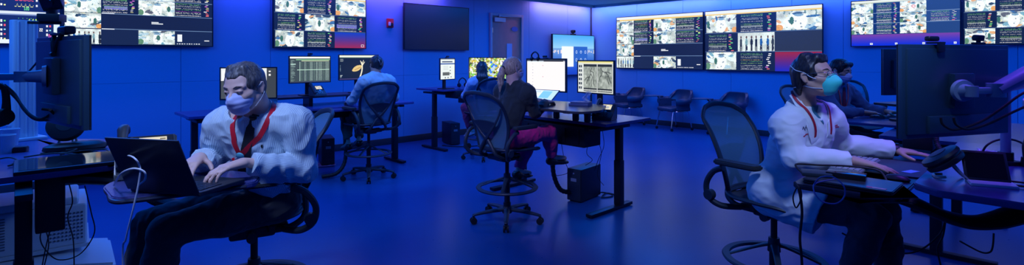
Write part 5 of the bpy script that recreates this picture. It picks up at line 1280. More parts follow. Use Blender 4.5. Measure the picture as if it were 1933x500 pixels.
def person(label, sp):
    """sp: joints in world metres and what is worn"""
    h = sp.get('h', .005); sc = sp.get('s', 1.0)
    J = {k: A3(v) for k, v in sp['J'].items()}
    H = J['head']; yaw, pitch, roll = sp['face']
    Rh = np.array((Matrix.Rotation(rad(yaw), 3, 'Z') @ Matrix.Rotation(-rad(pitch), 3, 'Y') @ Matrix.Rotation(rad(roll), 3, 'X')))
    hs = sp.get('hs', .94)
    def P0(x, y, z): return H+Rh@np.array((x, y, z))
    def P(x, y, z): return H+Rh@np.array((x, y, z))*hs
    sh = (J['shR']+J['shL'])/2; hip = (J['hipR']+J['hipL'])/2; nk = J['neck']
    spine = nrm(sh-hip); latC = nrm(J['shL']-J['shR']); latH = nrm(J['hipL']-J['hipR'])
    fC = np.cross(latC, spine); fC = nrm(fC); fH = nrm(np.cross(latH, np.array((0, 0, 1.))))
    RC = np.stack([fC, latC, spine], 1); RH = frame(fH, (0, 0, 1))
    mid = hip*.5+sh*.5; RM = frame(fC+fH, spine); che = hip*.24+sh*.76+fC*.0
    root = thing('person', label, 'person', (hip[0], hip[1], 0), math.atan2(fH[1], fH[0]))
    pts = np.array(list(J.values())); lo, hi = pts.min(0)-.22, pts.max(0)+.22
    fem = sp.get('fem', False); bw = sp.get('bw', 1.0)
    def torso(F, d, lower=True):
        F.ell(che, (.105*bw+d, .152*bw+d, .165+d), RC, k=.05); F.ell(mid-spine*.02, (.100*bw+d, .138*bw+d, .14+d), RM, k=.06)
        if lower: F.ell(hip+np.array((0, 0, .02)), (.115*bw+d, .160*bw+d, .115+d), RH, k=.05)
        F.cap(J['shR'], J['shL'], .052+d, k=.05); 
        for k_ in ('R', 'L'):
            F.cap(J['sh'+k_]-spine*.01, J['sh'+k_]*.75+J['el'+k_]*.25, .056+d, .052+d, k=.03); F.cap(nk-spine*.01, J['sh'+k_]*.8+nk*.2+spine*.012, .048+d*.7, .046+d, k=.05)
        if fem:
            for q in (-1, 1): F.ell(che+fC*.085+latC*q*.065+spine*.0, (.045+d, .055+d, .055+d), RC, k=.04)
    def arms(F, d, upto=1.0):
        for k_ in ('R', 'L'):
            s_, e, w = J['sh'+k_], J['el'+k_], J['wr'+k_]
            F.cap(s_, e, .048+d, .040+d, k=.03); F.cap(e, w*.35+e*.65, .041+d, .039+d, k=.02); F.cap(w*.35+e*.65, w*upto+e*(1-upto), .039+d, .027+d*1.1, k=.02)
    def legs(F, d, boot=0):
        for k_ in ('R', 'L'):
            a, b, c = J['hip'+k_], J['kn'+k_], J['an'+k_]
            F.cap(a, a*.5+b*.5, .088*bw+d, .078*bw+d, k=.05); F.cap(a*.5+b*.5, b, .078*bw+d, .058+d, k=.03); F.cap(b, b*.6+c*.4, .057+d, .056+d, k=.03); F.cap(b*.6+c*.4, c, .055+d, .036+d*1.3, k=.03)
    # body
    F = Field(lo, hi, h); torso(F, -.012); arms(F, -.006); legs(F, -.012); F.cap(nk-spine*.06, nk*.3+H*.7-Rh[:, 0]*.02, .058, .056, k=.03)
    head_field(Scaled(F, H, hs), H, Rh)
    tipd = {}
    for k_ in ('R', 'L'):
        hd = sp['hand'+k_]; tipd[k_] = hand(F, J['wr'+k_], hd[0], hd[1], hd[2], *(hd[3:] if len(hd) > 3 else ()), s=sc)
    for k_ in ('R', 'L'):
        if 'toe'+k_ in J: F.cap(J['an'+k_], J['toe'+k_], .032, .024, k=.03)
    body = emit_mesh('body', F, sp['skin'], root, rl=1)
    # eyes
    if sp.get('eyes', True) and not sp.get('away'):
        for q in (-1, 1):
            c = P(.0768, q*.031, .001); mb = MB(); bmesh.ops.create_uvsphere(mb.bm, u_segments=20, v_segments=14, radius=.0122*hs); mb.bm.transform(Matrix.Translation(V(*c)))
            e = obj('eye', mb, mat('eye_white', (.45, .43, .43), .3), root, world=True)
            g = sp.get('gaze', (0, 0)); dv = nrm(Rh@np.array((1, math.tan(rad(g[0])), math.tan(rad(g[1]))))); mb = MB(); mb.cyl(V(*(c+dv*.0105*hs)), V(*(c+dv*.0128*hs)), .0058, .0045, n=20); obj('iris', mb, mat('iris_dark', (.03, .02, .015), .15), e, world=True)
    for q in ((-1, 1) if not sp.get('away') else ()):
        tubeobj('eyebrow', [P(.091, q*.014, .022), P(.089, q*.032, .029), P(.074, q*.050, .024)], [.002, .0028, .0015], sp['hairm'], root, flat=(.6, 1.2))
    # trousers
    F = Field(lo, hi, h); legs(F, .012); F.ell(hip+np.array((0, 0, .02)), (.123*bw, .168*bw, .12), RH, k=.05)
    tz = sp.get('waist', hip[2]+.10); F.plane((0, 0, tz), (0, 0, 1))
    for k_ in ('R', 'L'):
        b, c = J['kn'+k_], J['an'+k_]; n_ = nrm(c-b); cf = sp.get('cuff', .0); F.cut(c-n_*cf, n_, c, .13)
    emit_mesh('trousers', F, sp['trm'], root, wr=.006, wsc=(.05, .05, .05), seed=5)
    # shoes
    for k_ in ('R', 'L'):
        if 'toe'+k_ in J:
            a, t = J['an'+k_], J['toe'+k_]; dv = nrm((t-a)*np.array((1, 1, .6))); F = Field(np.minimum(a, t)-.12, np.maximum(a, t)+.12, max(.004, h*.8))
            up = np.array((0, 0, 1.)); z0 = -.045
            F.cap(a+up*-.02-dv*.02, a+up*-.035, .040, .040, k=.02); F.cap(a+up*-.04-dv*.03, a+up*-.045+dv*.12, .036, .036, k=.03, flat=(up, .8)); F.cap(a+up*-.045+dv*.12, a+up*-.05+dv*.175, .038, .028, k=.03, flat=(up, .7)); F.plane(a+up*.012, nrm(up-dv*.25)); F.plane(a-up*.075, -up)
            emit_mesh('shoe', F, sp['shoem'], root)
    # top
    tops = sp['top']; d = sp.get('td', .012)
    def mk(d, upto):
        F = Field(lo, hi, h); torso(F, d, True)
        if sp.get('coat'):
            for k_ in ('R', 'L'): a, b = J['hip'+k_], J['kn'+k_]; F.cap(a, a*.45+b*.55+np.array((0, 0, -.0)), .125, .115, k=.06); F.cap(a+np.array((0, 0, -.05)), a*.5+b*.5+np.array((0, 0, -.09)), .10, .085, k=.06)
            kn = (J['knR']+J['knL'])/2; n_ = nrm((kn-hip)+np.array((0, 0, -.10))); F.plane(hip*.45+kn*.55, n_)
        arms(F, d, upto); return F
    upto = sp.get('sleeve', .93)
    F = mk(d, upto+.06)
    hz = sp.get('hem', hip[2]+.02)
    if not sp.get('coat'): F.plane((0, 0, hz), (0, 0, -1))
    else:
        F.ell(nk+fC*.08+spine*.03, (.045, .032, .10), RC, k=.01, op='sub')
    for k_ in ('R', 'L'):
        e, w = J['el'+k_], J['wr'+k_]; n_ = nrm(w-e); F.cut(e+(w-e)*upto, n_, w, .10)
    # neckline
    nu = nrm(nk-sh+spine*.5)*1.0; na = nrm(H-nk); F.cut(nk+na*sp.get('collar', .020), na*1.0-fC*.25, nk+na*.03, .12)
    F.cap(nk-spine*.10, nk+na*.2, .047, .062, k=.004, op='sub')
    F.ell(che+spine*.0, (.06, .09, .12), RC, k=.001, op='sub') if False else None
    att = None
    if sp.get('stripes'):
        def att(p):
            lat = (p-che)@latC*1.0; cur = lat.copy(); best = np.full(len(p), 9e9)
            for k_ in ('R', 'L'):
                s_, e, w = J['sh'+k_], J['el'+k_], J['wr'+k_]
                off = 0 if k_ == 'R' else .3
                for (a, b) in ((s_*.86+e*.14, e), (e, w)):
                    ax = nrm(b-a); t = np.clip((p-a)@(b-a)/((b-a)@(b-a)), 0, 1); q = p-a-t[:, None]*(b-a); dd = np.linalg.norm(q, axis=1)
                    rf = nrm(latC-ax*(latC@ax)); r2 = np.cross(ax, rf); an = np.arctan2(q@r2, q@rf)*.052+off
                    ok = (dd < .085) & (dd < best) & (np.abs(lat) > .145); cur = np.where(ok, an, cur); best = np.where(ok, dd, best)
            return cur
    top = emit_mesh(tops[0], F, tops[1], root, wr=sp.get('wr', .008), wsc=sp.get('wsc', (.05, .05, .07)), seed=sp.get('seed', 3), attr=att)
    info = dict(root=root, J=J, P=P, P0=P0, hs=hs, Rh=Rh, H=H, spine=spine, latC=latC, fC=fC, che=che, sh=sh, hip=hip, nk=nk, RC=RC, tips=tipd, top=top, body=body, topname=tops[0], geo={k: LASTG[k] for k in (tops[0], 'body')})
    # collar ring
    return info
from mathutils.bvhtree import BVHTree
def bvh_of(I):
    tr = []
    for nm in (I['topname'], 'body'):
        p, f = I['geo'][nm]; tr.append(BVHTree.FromPolygons(p.tolist(), f.tolist()))
    return tr
def drape(I, p, off=.003, d=None, far=.095):
    """lay point p on the clothes along direction d (default: straight back into the chest)"""
    if 'bvh' not in I: I['bvh'] = bvh_of(I)
    d = nrm(I['fC'] if d is None else d); best = None
    for b in I['bvh']:
        h_ = b.ray_cast(V(*(A3(p)+d*far)), V(*(-d)), far*2)
        if h_[0] is not None:
            t = A3(h_[0]-V(*p))@d
            if best is None or t > best: best = t
    return A3(p)+d*((best if best is not None else 0)+off)
def ribbon(I, pts, wid, thick, m, name, parent=None, off=.003, n=26, wf=None):
    """flat ribbon laid on the clothes through pts [(point, push direction)]"""
    P_ = [A3(a) for a, _ in pts]; D_ = [nrm(b) for _, b in pts]; k = len(P_); C, Dn = [], []
    for i in range(n+1):
        t = i/n*(k-1); j = min(k-2, int(t)); u = t-j; g = lambda A, q: A[max(0, min(k-1, q))]
        c = .5*((2*g(P_, j))+(g(P_, j+1)-g(P_, j-1))*u+(2*g(P_, j-1)-5*g(P_, j)+4*g(P_, j+1)-g(P_, j+2))*u*u+(3*g(P_, j)-g(P_, j-1)-3*g(P_, j+1)+g(P_, j+2))*u**3)
        dn = nrm(D_[j]*(1-u)+D_[j+1]*u); C.append(drape(I, c, off, dn)); Dn.append(dn)
    C = np.array(C)
    for _ in range(3): D2 = C.copy(); D2[1:-1] = (C[:-2]+2*C[1:-1]+C[2:])/4; C = D2
    vs, fs = [], []
    for i in range(n+1):
        T = nrm(C[min(n, i+1)]-C[max(0, i-1)]); s_ = nrm(np.cross(T, Dn[i])); w = wid*(wf(i/n) if wf else 1)
        for a, b in ((-1, 0), (1, 0), (1, 1), (-1, 1)): vs.append(C[i]+s_*w*a+Dn[i]*thick*b)
    for i in range(n):
        for q in range(4): fs.append((i*4+q, i*4+(q+1) % 4, i*4+4+(q+1) % 4, i*4+4+q))
    fs += [(3, 2, 1, 0), (n*4, n*4+1, n*4+2, n*4+3)]
    mb = MB(); mb._add([V(*v) for v in vs], fs); return obj(name, mb, m, parent or I['root'], world=True), C
def surgical_mask(I, m, drop=0.0):
    """pleated mask over nose and chin with ear loops"""
    P = I['P0']; Rh = I['Rh']; H = I['H']; F0 = Field(H-.16, H+.16, .0035); F = Scaled(F0, H, I['hs'])
    F.ell(P(.036, 0, -.045), (.068, .064, .066), Rh, k=.01); F.cap(P(.092, 0, -.012), P(.110, 0, -.032), .010, .014, k=.03); F.ell(P(.058, 0, -.088), (.040, .042, .030), Rh, k=.02); F.ell(P(.080, 0, -.055), (.034, .042, .034), Rh, k=.02)
    F.plane(P(.09, 0, .000+.002), Rh@np.array((-.35, 0, 1.))); F.plane(P(.028, 0, 0), Rh@np.array((-1., 0, -.12))); F.plane(P(.07, 0, -.118), Rh@np.array((-.2, 0, -1.)))
    pos, f = F.net(); pos = relax(pos, f, 2); N = normals(pos, f); loc = (pos-H)@Rh; pos = pos+N*(.0008*np.sin(loc[:, 2]*260)*(np.abs(loc[:, 1]) < .062))[:, None]
    Mi = np.array(inv(I['root'])); pos = pos@Mi[:3, :3].T+Mi[:3, 3]; me = np_mesh('face_mask', pos, f); me.shade_smooth(); me.materials.append(m)
    o = bpy.data.objects.new('face_mask', me); COL.objects.link(o); o.parent = I['root']; P = I['P']
    for q in (-1, 1):
        for z0, z1 in ((-.012, .022), (-.085, -.028)):
            mb = MB(); mb.tube([V(*P(.034, q*.064, z0)), V(*P(.005, q*.080, (z0+z1)/2)), V(*P(-.018, q*.090, z1))], .0011, n=6); obj('ear_loop', mb, WHITEP, o, world=True)
    return o
def hair_cap(I, m, d=.012, fn=None, fn2=None, ears=True, name='hair', hair_low=-.03, front=.045, h=.004, wr=.0025, wsc=(.02, .02, .06), sid=.0):
    P, Rh, H = I['P0'], I['Rh'], I['H']; F0 = Field(H-np.array((.3, .3, .45)), H+np.array((.3, .3, .22)), h); F = Scaled(F0, H, I['hs'])
    F.ell(P(-.014, 0, .030), (.100+d, .078+d, .090+d), Rh, k=.01); F.ell(P(-.042, 0, -.015), (.060+d, .064+d, .068), Rh, k=.02)
    # open the face: a cut below and in front of the hairline
    if fn: fn(F, P, Rh)
    F.ell(P(.118, 0, -.020), (.083, .105, .103+sid), Rh, k=.008, op='sub')
    F.ell(P(.035, 0, -.100), (.10, .14, .095), Rh, k=.008, op='sub')
    for q in ((-1, 1) if ears else ()): F.ell(P(-.008, q*.092, -.004), (.024, .018, .036), Rh, k=.004, op='sub')
    if fn2: fn2(F, P, Rh)
    o = emit_mesh(name, F, m, I['root'], wr=wr, wsc=wsc, seed=11, rl=1); I['geo']['hair'] = LASTG[name]; return o
def lanyard(I, m, bottom, wid=.009, spread=.06, out=0, name='lanyard', shift=0.0, off=.004):
    fC, latC, sp_, nk = I['fC'], I['latC'], I['spine'], I['nk']; meet = nk-sp_*bottom+fC*.10+latC*shift
    for q in (-1, 1):
        pts = [(nk-fC*.05+sp_*.015, -fC+sp_*.6), (nk+latC*q*.055-fC*.02+sp_*.02, latC*q*.8+sp_*.8-fC*.2), (nk+latC*q*(spread+.004)+fC*.035-sp_*.01, latC*q*.35+sp_*.6+fC*.6), (nk+latC*q*spread*.98+fC*.07-sp_*.06, fC+sp_*.3), (nk+latC*q*spread*.72+fC*.08-sp_*(bottom*.55)+latC*shift*.4, fC), (meet, fC)]
        _, C = ribbon(I, pts, wid, .002, m, name, off=off, n=30)
    return C[-1]
# ============================================================ the people
REDL = mat('red_ribbon', (.65, .01, .03), .5); MASKB = mat('mask_blue', (.50, .55, .85), .75, bump=.2, bscale=500)
TROUD = cloth_mat('navy_trousers', (.02, .022, .035)); SHOEB = mat('black_shoe', (.015, .015, .016), .35)
# --- striped-shirt person
GREYH = hair_mat('grey_brown_hair', (.035, .035, .04), (.16, .15, .15))
spA = dict(h=.0042, skin=SKIN1, hairm=GREYH, trm=TROUD, shoem=SHOEB, face=(-100, -14, 4), gaze=(-14, -6), stripes=True, td=.018, wr=.011, wsc=(.055, .055, .08), collar=.012, bw=1.05,
    J=dict(head=(-1.215, 2.335, 1.362), neck=(-1.195, 2.44, 1.245), shR=(-1.385, 2.450, 1.175), shL=(-1.012, 2.420, 1.185), hipR=(-1.345, 2.76, .765), hipL=(-1.195, 2.63, .765),
           elR=(-1.46, 2.50, .955), elL=(-.985, 2.43, .965), wrR=(-1.395, 2.30, 1.055), wrL=(-1.155, 2.225, 1.045), knR=(-1.76, 2.50, .69), knL=(-1.57, 2.335, .71), anR=(-1.78, 2.42, .34), anL=(-1.62, 2.30, .36), toeR=(-1.88, 2.33, .30), toeL=(-1.72, 2.2, .32)),
    handR=((.12, -.98, -.22), (0, 0, -1), (1, 0, 0), (.30, .40, .35)), handL=((-.62, -.76, -.16), (0, 0, -1), (-.6, .5, 0), (.25, .42, .35)),
    sleeve=.90, top=('shirt', stripe_mat('striped_shirt_cloth', (.66, .80, .86), (.20, .30, .46), .0064)), hem=.80)
A = person('person in a striped shirt, dark tie and red lanyard typing on a laptop', spA)
def hairA(F, P, R):
    F.cap(P(.030, -.030, .108), P(.030, .040, .104), .012, .012, k=.03)
    for q in (-1, 1): F.cap(P(.020, q*.070, .04), P(.016, q*.073, -.004), .010, .005, k=.012)
def hairA2(F, P, R):
    for q in (-1, 1): F.ell(P(.095, q*.052, .055), (.050, .030, .034), R, k=.012, op='sub')
hair_cap(A, GREYH, .005, hairA, hairA2, sid=-.004)
surgical_mask(A, MASKB)
def collar(I, m, w=.032, spread=.35, name='collar', gap=.02):
    nk, fC, latC, sp_ = I['nk'], I['fC'], I['latC'], I['spine']; na = nrm(I['H']-nk)
    for q in (-1, 1):
        mb = MB()
        def f(u, v):
            a = PI*(1-u)*.97; c = nk+na*(.018+.012*v*0)+(-fC*math.cos(a*1.0)*-1)*0
            ph = PI*(1-u); x = -math.cos(ph)*-1
            dirv = fC*math.cos(PI*(1-u)+0)*1.0*-1*-1+latC*q*math.sin(PI*(1-u))
            r = .064+.016*v; base = nk+dirv*r+na*(.040*(1-v)-.004*v-.035*(u**2)*1.0)+fC*.012*u
            base = base+(latC*q*.028+fC*.008-sp_*.035)*(v*u**3)
            return V(*base)
        mb.surf(f, 16, 5, .003); obj(name, mb, m, I['root'], world=True)
WSH = mat('white_shirt_cloth', (.66, .74, .80), .8)
collar(A, WSH)
I = A
# tie
nk, fC, sp_, latC, che = A['nk'], A['fC'], A['spine'], A['latC'], A['che']
TIEM = mat('dark_tie', (.012, .018, .025), .5)
_, Ct = ribbon(A, [(nk+fC*.06+sp_*.025+latC*.012, fC), (nk+fC*.08-sp_*.10, fC), (nk+fC*.08-sp_*.22-latC*.02, fC), (nk+fC*.08-sp_*.36-latC*.045, fC)], .031, .004, TIEM, 'tie', off=.002, wf=lambda t: .52 if t < .05 else (.42 if t < .09 else .55+.6*t))
k0 = V(*Ct[1]); mb = MB(); mb.prism([(-.018, .02), (.018, .02), (.011, -.02), (-.011, -.02)], -.008, .009, M=Matrix.Translation(k0) @ V(*fC).to_track_quat('Z', 'Y').to_matrix().to_4x4(), bev=.004); obj('tie_knot', mb, TIEM, A['root'], world=True)
mt = lanyard(A, REDL,   .125, wid=.0115, spread=.060, shift=-.025, off=.006)
T = Matrix.Translation(V(*(mt+fC*.004))) @ V(*fC).to_track_quat('Z', 'Y').to_matrix().to_4x4()
mb = MB(); mb.lathe([(0, 0), (.018, 0), (.0185, .006), (.012, .010), (0, .011)], M=T, n=24); b_ = obj('badge_reel', mb, mat('reel_cyan', (.15, .55, .65), .3), A['root'], world=True)
q1 = drape(A, mt-sp_*.03-latC*.035, .006); q2 = drape(A, mt-sp_*.075-latC*.06, .008); az = math.atan2(fC[1], fC[0])
mb = MB(); mb.box(V(*q2), (.004, .05, .045), rot=(.5, 0, az), bev=.001); mb.tube([V(*(mt+fC*.008)), V(*q1), V(*q2)], .003); obj('badge', mb, mat('badge_print', (.55, .6, .7), .3), b_, world=True)
mb = MB(); mb.box(V(*(q1+fC*.004)), (.008, .012, .026), rot=(.5, .2, az), bev=.002); mb.box(V(*(q2+fC*.004+sp_*.008)), (.004, .03, .014), rot=(.5, 0, az)); obj('badge_clip', mb, REDL, b_, world=True)
q = drape(A, che+fC*.09+latC*.06+sp_*.075, .001)
mb = MB(); mb.box(V(*q), (.003, .005, .016), rot=(.2, 0, az)); mb.box(V(*(q+sp_*.004)), (.003, .011, .004), rot=(.6, 0, az)); obj('shirt_emblem', mb, SHOEB, A['root'], world=True)

# --- person in the white coat
BRH = hair_mat('dark_brown_hair', (.008, .008, .011), (.030, .030, .036))
COATM = cloth_mat('white_coat_cloth', (.78, .80, .82), .75, .2, 400)
spD = dict(h=.0042, skin=SKIN2, hairm=BRH, trm=cloth_mat('slate_trousers', (.03, .035, .06)), shoem=SHOEB, face=(-56, 9, 0), gaze=(0, 2), td=.019, wr=.006, wsc=(.07, .07, .05), coat=True, collar=.0, bw=1.06,
    J=dict(head=(1.600, 2.725, 1.400), neck=(1.59, 2.80, 1.255), shR=(1.455, 2.735, 1.130), shL=(1.765, 2.86, 1.150), hipR=(1.47, 2.90, .755), hipL=(1.64, 3.02, .755),
           elR=(1.46, 2.655, .975), elL=(1.88, 2.93, 1.0), wrR=(1.70, 2.565, .985), wrL=(2.125, 2.85, .985), knR=(1.80, 2.56, .70), knL=(1.95, 2.70, .70), anR=(1.66, 2.56, .36), anL=(1.92, 2.60, .28), toeR=(1.72, 2.46, .32), toeL=(2.0, 2.50, .24)),
    handR=((.70, -.68, -.16), (0, 0, -1), (.5, .5, 0), (.06, .12, .10), ), handL=((.76, -.62, -.10), (0, 0, -1), (-.5, -.6, 0), (.04, .08, .06)),
    sleeve=.95, top=('lab_coat', COATM))
D_ = person('person in a white lab coat and teal respirator reaching over the keyboard', spD)
def hairD(F, P, R):
    F.cap(P(.050, -.035, .100), P(.050, .035, .102), .018, .018, k=.03); F.cap(P(-.02, -.04, .112), P(-.02, .04, .112), .022, .022, k=.03)
    F.ell(P(-.070, 0, -.040), (.045, .066, .075), R, k=.02)
    for q in (-1, 1): F.cap(P(.022, q*.072, .04), P(.018, q*.074, -.018), .012, .006, k=.012); F.cap(P(-.055, q*.068, .03), P(-.055, q*.062, -.055), .022, .014, k=.02)
def hairD2(F, P, R):
    for q in (-1, 1): F.ell(P(.092, q*.055, .040), (.052, .036, .044), R, k=.012, op='sub')
hair_cap(D_, BRH, .009, hairD, hairD2, wr=.003, sid=.004)
P, Rh, H = D_['P'], D_['Rh'], D_['H']
# respirator
P0 = D_['P0']; F = Scaled(Field(H-.17, H+.17, .0035), H, D_['hs'])
F.ell(P0(.074, 0, -.052), (.052, .052, .054), Rh, k=.01); F.cap(P0(.098, 0, -.012), P0(.118, 0, -.045), .012, .020, k=.03); F.ell(P0(.060, 0, -.088), (.042, .042, .028), Rh, k=.02)
F.plane(P0(.10, 0, -.002), Rh@np.array((-.75, 0, 1.))); F.plane(P0(.044, 0, -.05), Rh@np.array((-1., 0, -.1)))
o = emit_mesh('respirator', F, mat('respirator_teal', (.06, .72, .62), .7, bump=.2, bscale=400), D_['root'])
mb = MB(); mb.tube([V(*P(.101, -.024, -.010)), V(*P(.117, 0, -.003)), V(*P(.101, .024, -.010))], .0028, flat=(1, 1.6)); obj('nose_clip', mb, mat('nose_clip_metal', (.5, .55, .6), .3, metal=.8), o, world=True)
HB = [BVHTree.FromPolygons(D_['geo'][k][0].tolist(), D_['geo'][k][1].tolist()) for k in ('hair', 'body')]
for zz, zb_, back in ((-.030, .040, .075), (-.075, -.052, -.055)):
    for q in (-1, 1):
        raw = [P(.062, q*.055, zz), P(.03, q*.09, zz+(zb_-zz)*.30), P(-.01, q*.10, zz+(zb_-zz)*.75), P(-.05, q*.10, zb_), P(-.09, q*.085, zb_*.4+back*.6), P(-.115, q*.045, back), P(-.13, 0, back)]; pp_ = [raw[0]]
        for r_ in raw[1:]:
            lz = (Rh.T@(r_-H))[2]; d_ = nrm(r_-P(-.01, 0, lz)); best = .06
            for b in HB:
                h_ = b.ray_cast(V(*(P(-.01, 0, lz)+d_*.3)), V(*(-d_)), .3)
                if h_[0] is not None: best = max(best, float((A3(h_[0])-P(-.01, 0, lz))@d_))
            pp_.append(P(-.01, 0, lz)+d_*(best+.0015))
        mb = MB(); mb.tube([V(*x) for x in pp_], .0020, n=6); obj('elastic_band', mb, WHITEP, o, world=True)
# glasses
def glasses(I, m):
    P = I['P']; root = I['root']
    mb = MB()
    for q in (-1, 1):
        c = [(.104+.0*math.cos(t), q*(.033)+.022*math.cos(t), .002+.0155*math.sin(t)) for t in [2*PI*i/16 for i in range(16)]]
        mb.tube([V(*P(x-.35*abs(y)*.2, y, z)) for x, y, z in c], .0014, n=6, closed=True, sub=2)
    mb.tube([V(*P(.102, -.011, .006)), V(*P(.106, 0, .009)), V(*P(.102, .011, .006))], .0014, n=6)
    for q in (-1, 1): mb.tube([V(*P(.098, q*.055, .008)), V(*P(.085, q*.072, .010)), V(*P(.03, q*.082, .012)), V(*P(-.015, q*.088, .010)), V(*P(-.028, q*.088, -.008))], .0016, n=6)
    g = obj('glasses', mb, mat('glasses_metal', (.35, .33, .3), .25, metal=.9), root, world=True)
    for q in (-1, 1):
        mb = MB(); mb._add([V(*P(.1025-.07*abs(q*.033+.021*math.cos(t))*.99, q*.033+.021*math.cos(t), .002+.0145*math.sin(t))) for t in [2*PI*i/20 for i in range(20)]], [tuple(range(20))]); obj('lens', mb, mat('lens_glass', (.85, .9, 1), .03, alpha=.18, spec=1), g, world=True)
glasses(D_, None)
I = D_; nk, fC, sp_, latC, che = I['nk'], I['fC'], I['spine'], I['latC'], I['che']
# inner shirt and lapels
ribbon(I, [(nk+fC*.05+sp_*.01, fC), (nk+fC*.07-sp_*.025, fC), (nk+fC*.08-sp_*.05, fC)], .036, .003, mat('teal_scrub', (.03, .16, .22), .8), 'inner_shirt', off=.004, n=12, wf=lambda t: max(.05, 1-t))
for q in (-1, 1):
    ribbon(I, [(nk+latC*q*.050-fC*.035+sp_*.03, latC*q+sp_*.8-fC*.2), (nk+latC*q*.072+fC*.02+sp_*.012, latC*q*.7+sp_*.8+fC*.4), (nk+latC*q*.066+fC*.06-sp_*.05, fC+sp_*.3+latC*q*.2), (nk+latC*q*.058+fC*.08-sp_*.11, fC), (nk+latC*q*.030+fC*.08-sp_*.20, fC), (nk+latC*q*.008+fC*.08-sp_*.27, fC)], .026, .004, COATM, 'lapel', off=.003, n=30, wf=lambda t: .75 if t < .45 else (1.25 if t < .58 else max(.12, 1.15*(1-(t-.58)/.45))))
ribbon(I, [(nk+fC*.08-sp_*.26, fC), (nk+fC*.08-sp_*.50, fC)], .004, .003, COATM, 'placket', off=.002, n=14)
mt = lanyard(D_, mat('dark_red_ribbon', (.45, .01, .03), .5), .33, wid=.0065, spread=.062, off=.011)
def coat_text(c, rows, m, nm):
    mb = MB(); rs = random.Random(3); az = math.atan2(fC[1], fC[0])
    for j, (wd, hh) in enumerate(rows):
        x = -wd/2
        while x < wd/2:
            l = rs.uniform(.0026, .0046); q = drape(D_, c+fC*.09+latC*(x+l/2)-sp_*(.010*j), .0006); mb.box(V(*q), (.0016, l*.8, hh*rs.uniform(.7, 1)), rot=(0, 0, az)); x += l
    obj(nm, mb, m, D_['root'], world=True)
EMB = mat('red_embroidery', (.5, .02, .06), .6)
coat_text(che-latC*.128+sp_*.105, [(.062, .007)], EMB, 'coat_lettering'); coat_text(che+latC*.098+sp_*.125, [(.036, .006), (.055, .006)], EMB, 'coat_lettering')
mb = MB(); az = math.atan2(fC[1], fC[0])
for i in range(10):
    q = drape(D_, che+fC*.09-latC*(.150-.0042*i)+sp_*(.136+.007*math.sin(i*1.3)), .0006); mb.box(V(*q), (.0016, .0045, .012-.006*(i % 2)), rot=(.5*(i % 3-1), 0, az))
obj('coat_emblem', mb, mat('grey_embroidery', (.10, .10, .16), .6), D_['root'], world=True)
for k_, rr_ in (('L', .0315),):
    w_, e_ = D_['J']['wr'+k_], D_['J']['el'+k_]; ax = V(*nrm(w_-e_)); c = V(*(w_+nrm(w_-e_)*.002)); mb = MB(); mb.lathe([(rr_-.003, -.011), (rr_, -.011), (rr_+.002, 0), (rr_, .011), (rr_-.003, .011)], M=Matrix.Translation(c) @ ax.to_track_quat('Z', 'Y').to_matrix().to_4x4(), n=28, close=True); mb.box(c+V(0, 0, rr_+.003), (.03, .028, .008), rot=(0, 0, math.atan2(ax.y, ax.x)), bev=.003); obj('wristwatch', mb, BLACKP, D_['root'], world=True)

# --- ponytail
BLH = hair_mat('blonde_hair', (.26, .17, .12), (.60, .46, .34))
spC = dict(h=.0055, hs=.86, skin=SKIN1, hairm=BLH, trm=cloth_mat('magenta_trousers', (.85, .01, .22)), shoem=SHOEB, face=(30, 2, 0), td=.013, wr=.008, fem=True, bw=.88, away=False, eyes=False, collar=.035, cuff=.03,
    J=dict(head=(.015, 4.77, 1.395), neck=(.02, 4.765, 1.255), shR=(.145, 4.665, 1.175), shL=(-.105, 4.895, 1.175), hipR=(.01, 4.675, .755), hipL=(-.115, 4.80, .755),
           elR=(.215, 4.77, .985), elL=(.03, 5.10, 1.0), wrR=(.335, 4.97, 1.07), wrL=(.22, 5.22, 1.07), knR=(.36, 4.98, .775), knL=(.18, 5.08, .72), anR=(.40, 5.12, .50), anL=(.06, 4.96, .40), toeR=(.53, 5.20, .48), toeL=(.17, 5.07, .36)),
    handR=((.5, .85, -.1), (0, 0, -1), (-.8, .5, 0), (.2, .3, .25)), handL=((.7, .6, -.1), (0, 0, -1), (.7, -.6, 0), (.2, .3, .25)), sleeve=.95, top=('jacket', cloth_mat('dark_fleece', (.022, .032, .036), .9, .4, 300)), hem=.78)
C_ = person('person with a blonde ponytail, dark jacket and magenta trousers at the middle desk', spC)
def hairC(F, P, R):
    F.ell(P(-.05, 0, .02), (.075, .078, .085), R, k=.02); F.cap(P(-.118, 0, .012), P(-.135, 0, -.005), .026, .03, k=.01)
    F.cap(P(-.135, 0, -.005), P(-.160, .0, -.07), .032, .036, k=.02); F.cap(P(-.160, .0, -.07), P(-.165, .0, -.15), .036, .030, k=.02); F.cap(P(-.165, 0, -.15), P(-.175, 0, -.235), .030, .010, k=.02)
hair_cap(C_, BLH, .010, hairC, wr=.003, sid=.0)
P = C_['P']; mb = MB(); mb.lathe([(.022, -.008), (.030, -.008), (.033, 0), (.030, .008), (.022, .008)], M=Matrix.Translation(V(*P(-.128, 0, .004))) @ V(*(C_['Rh']@np.array((-1, 0, -.4)))).to_track_quat('Z', 'Y').to_matrix().to_4x4(), n=20, close=True); obj('hair_tie', mb, RUBBER, C_['root'], world=True)
surgical_mask(C_, MASKB)

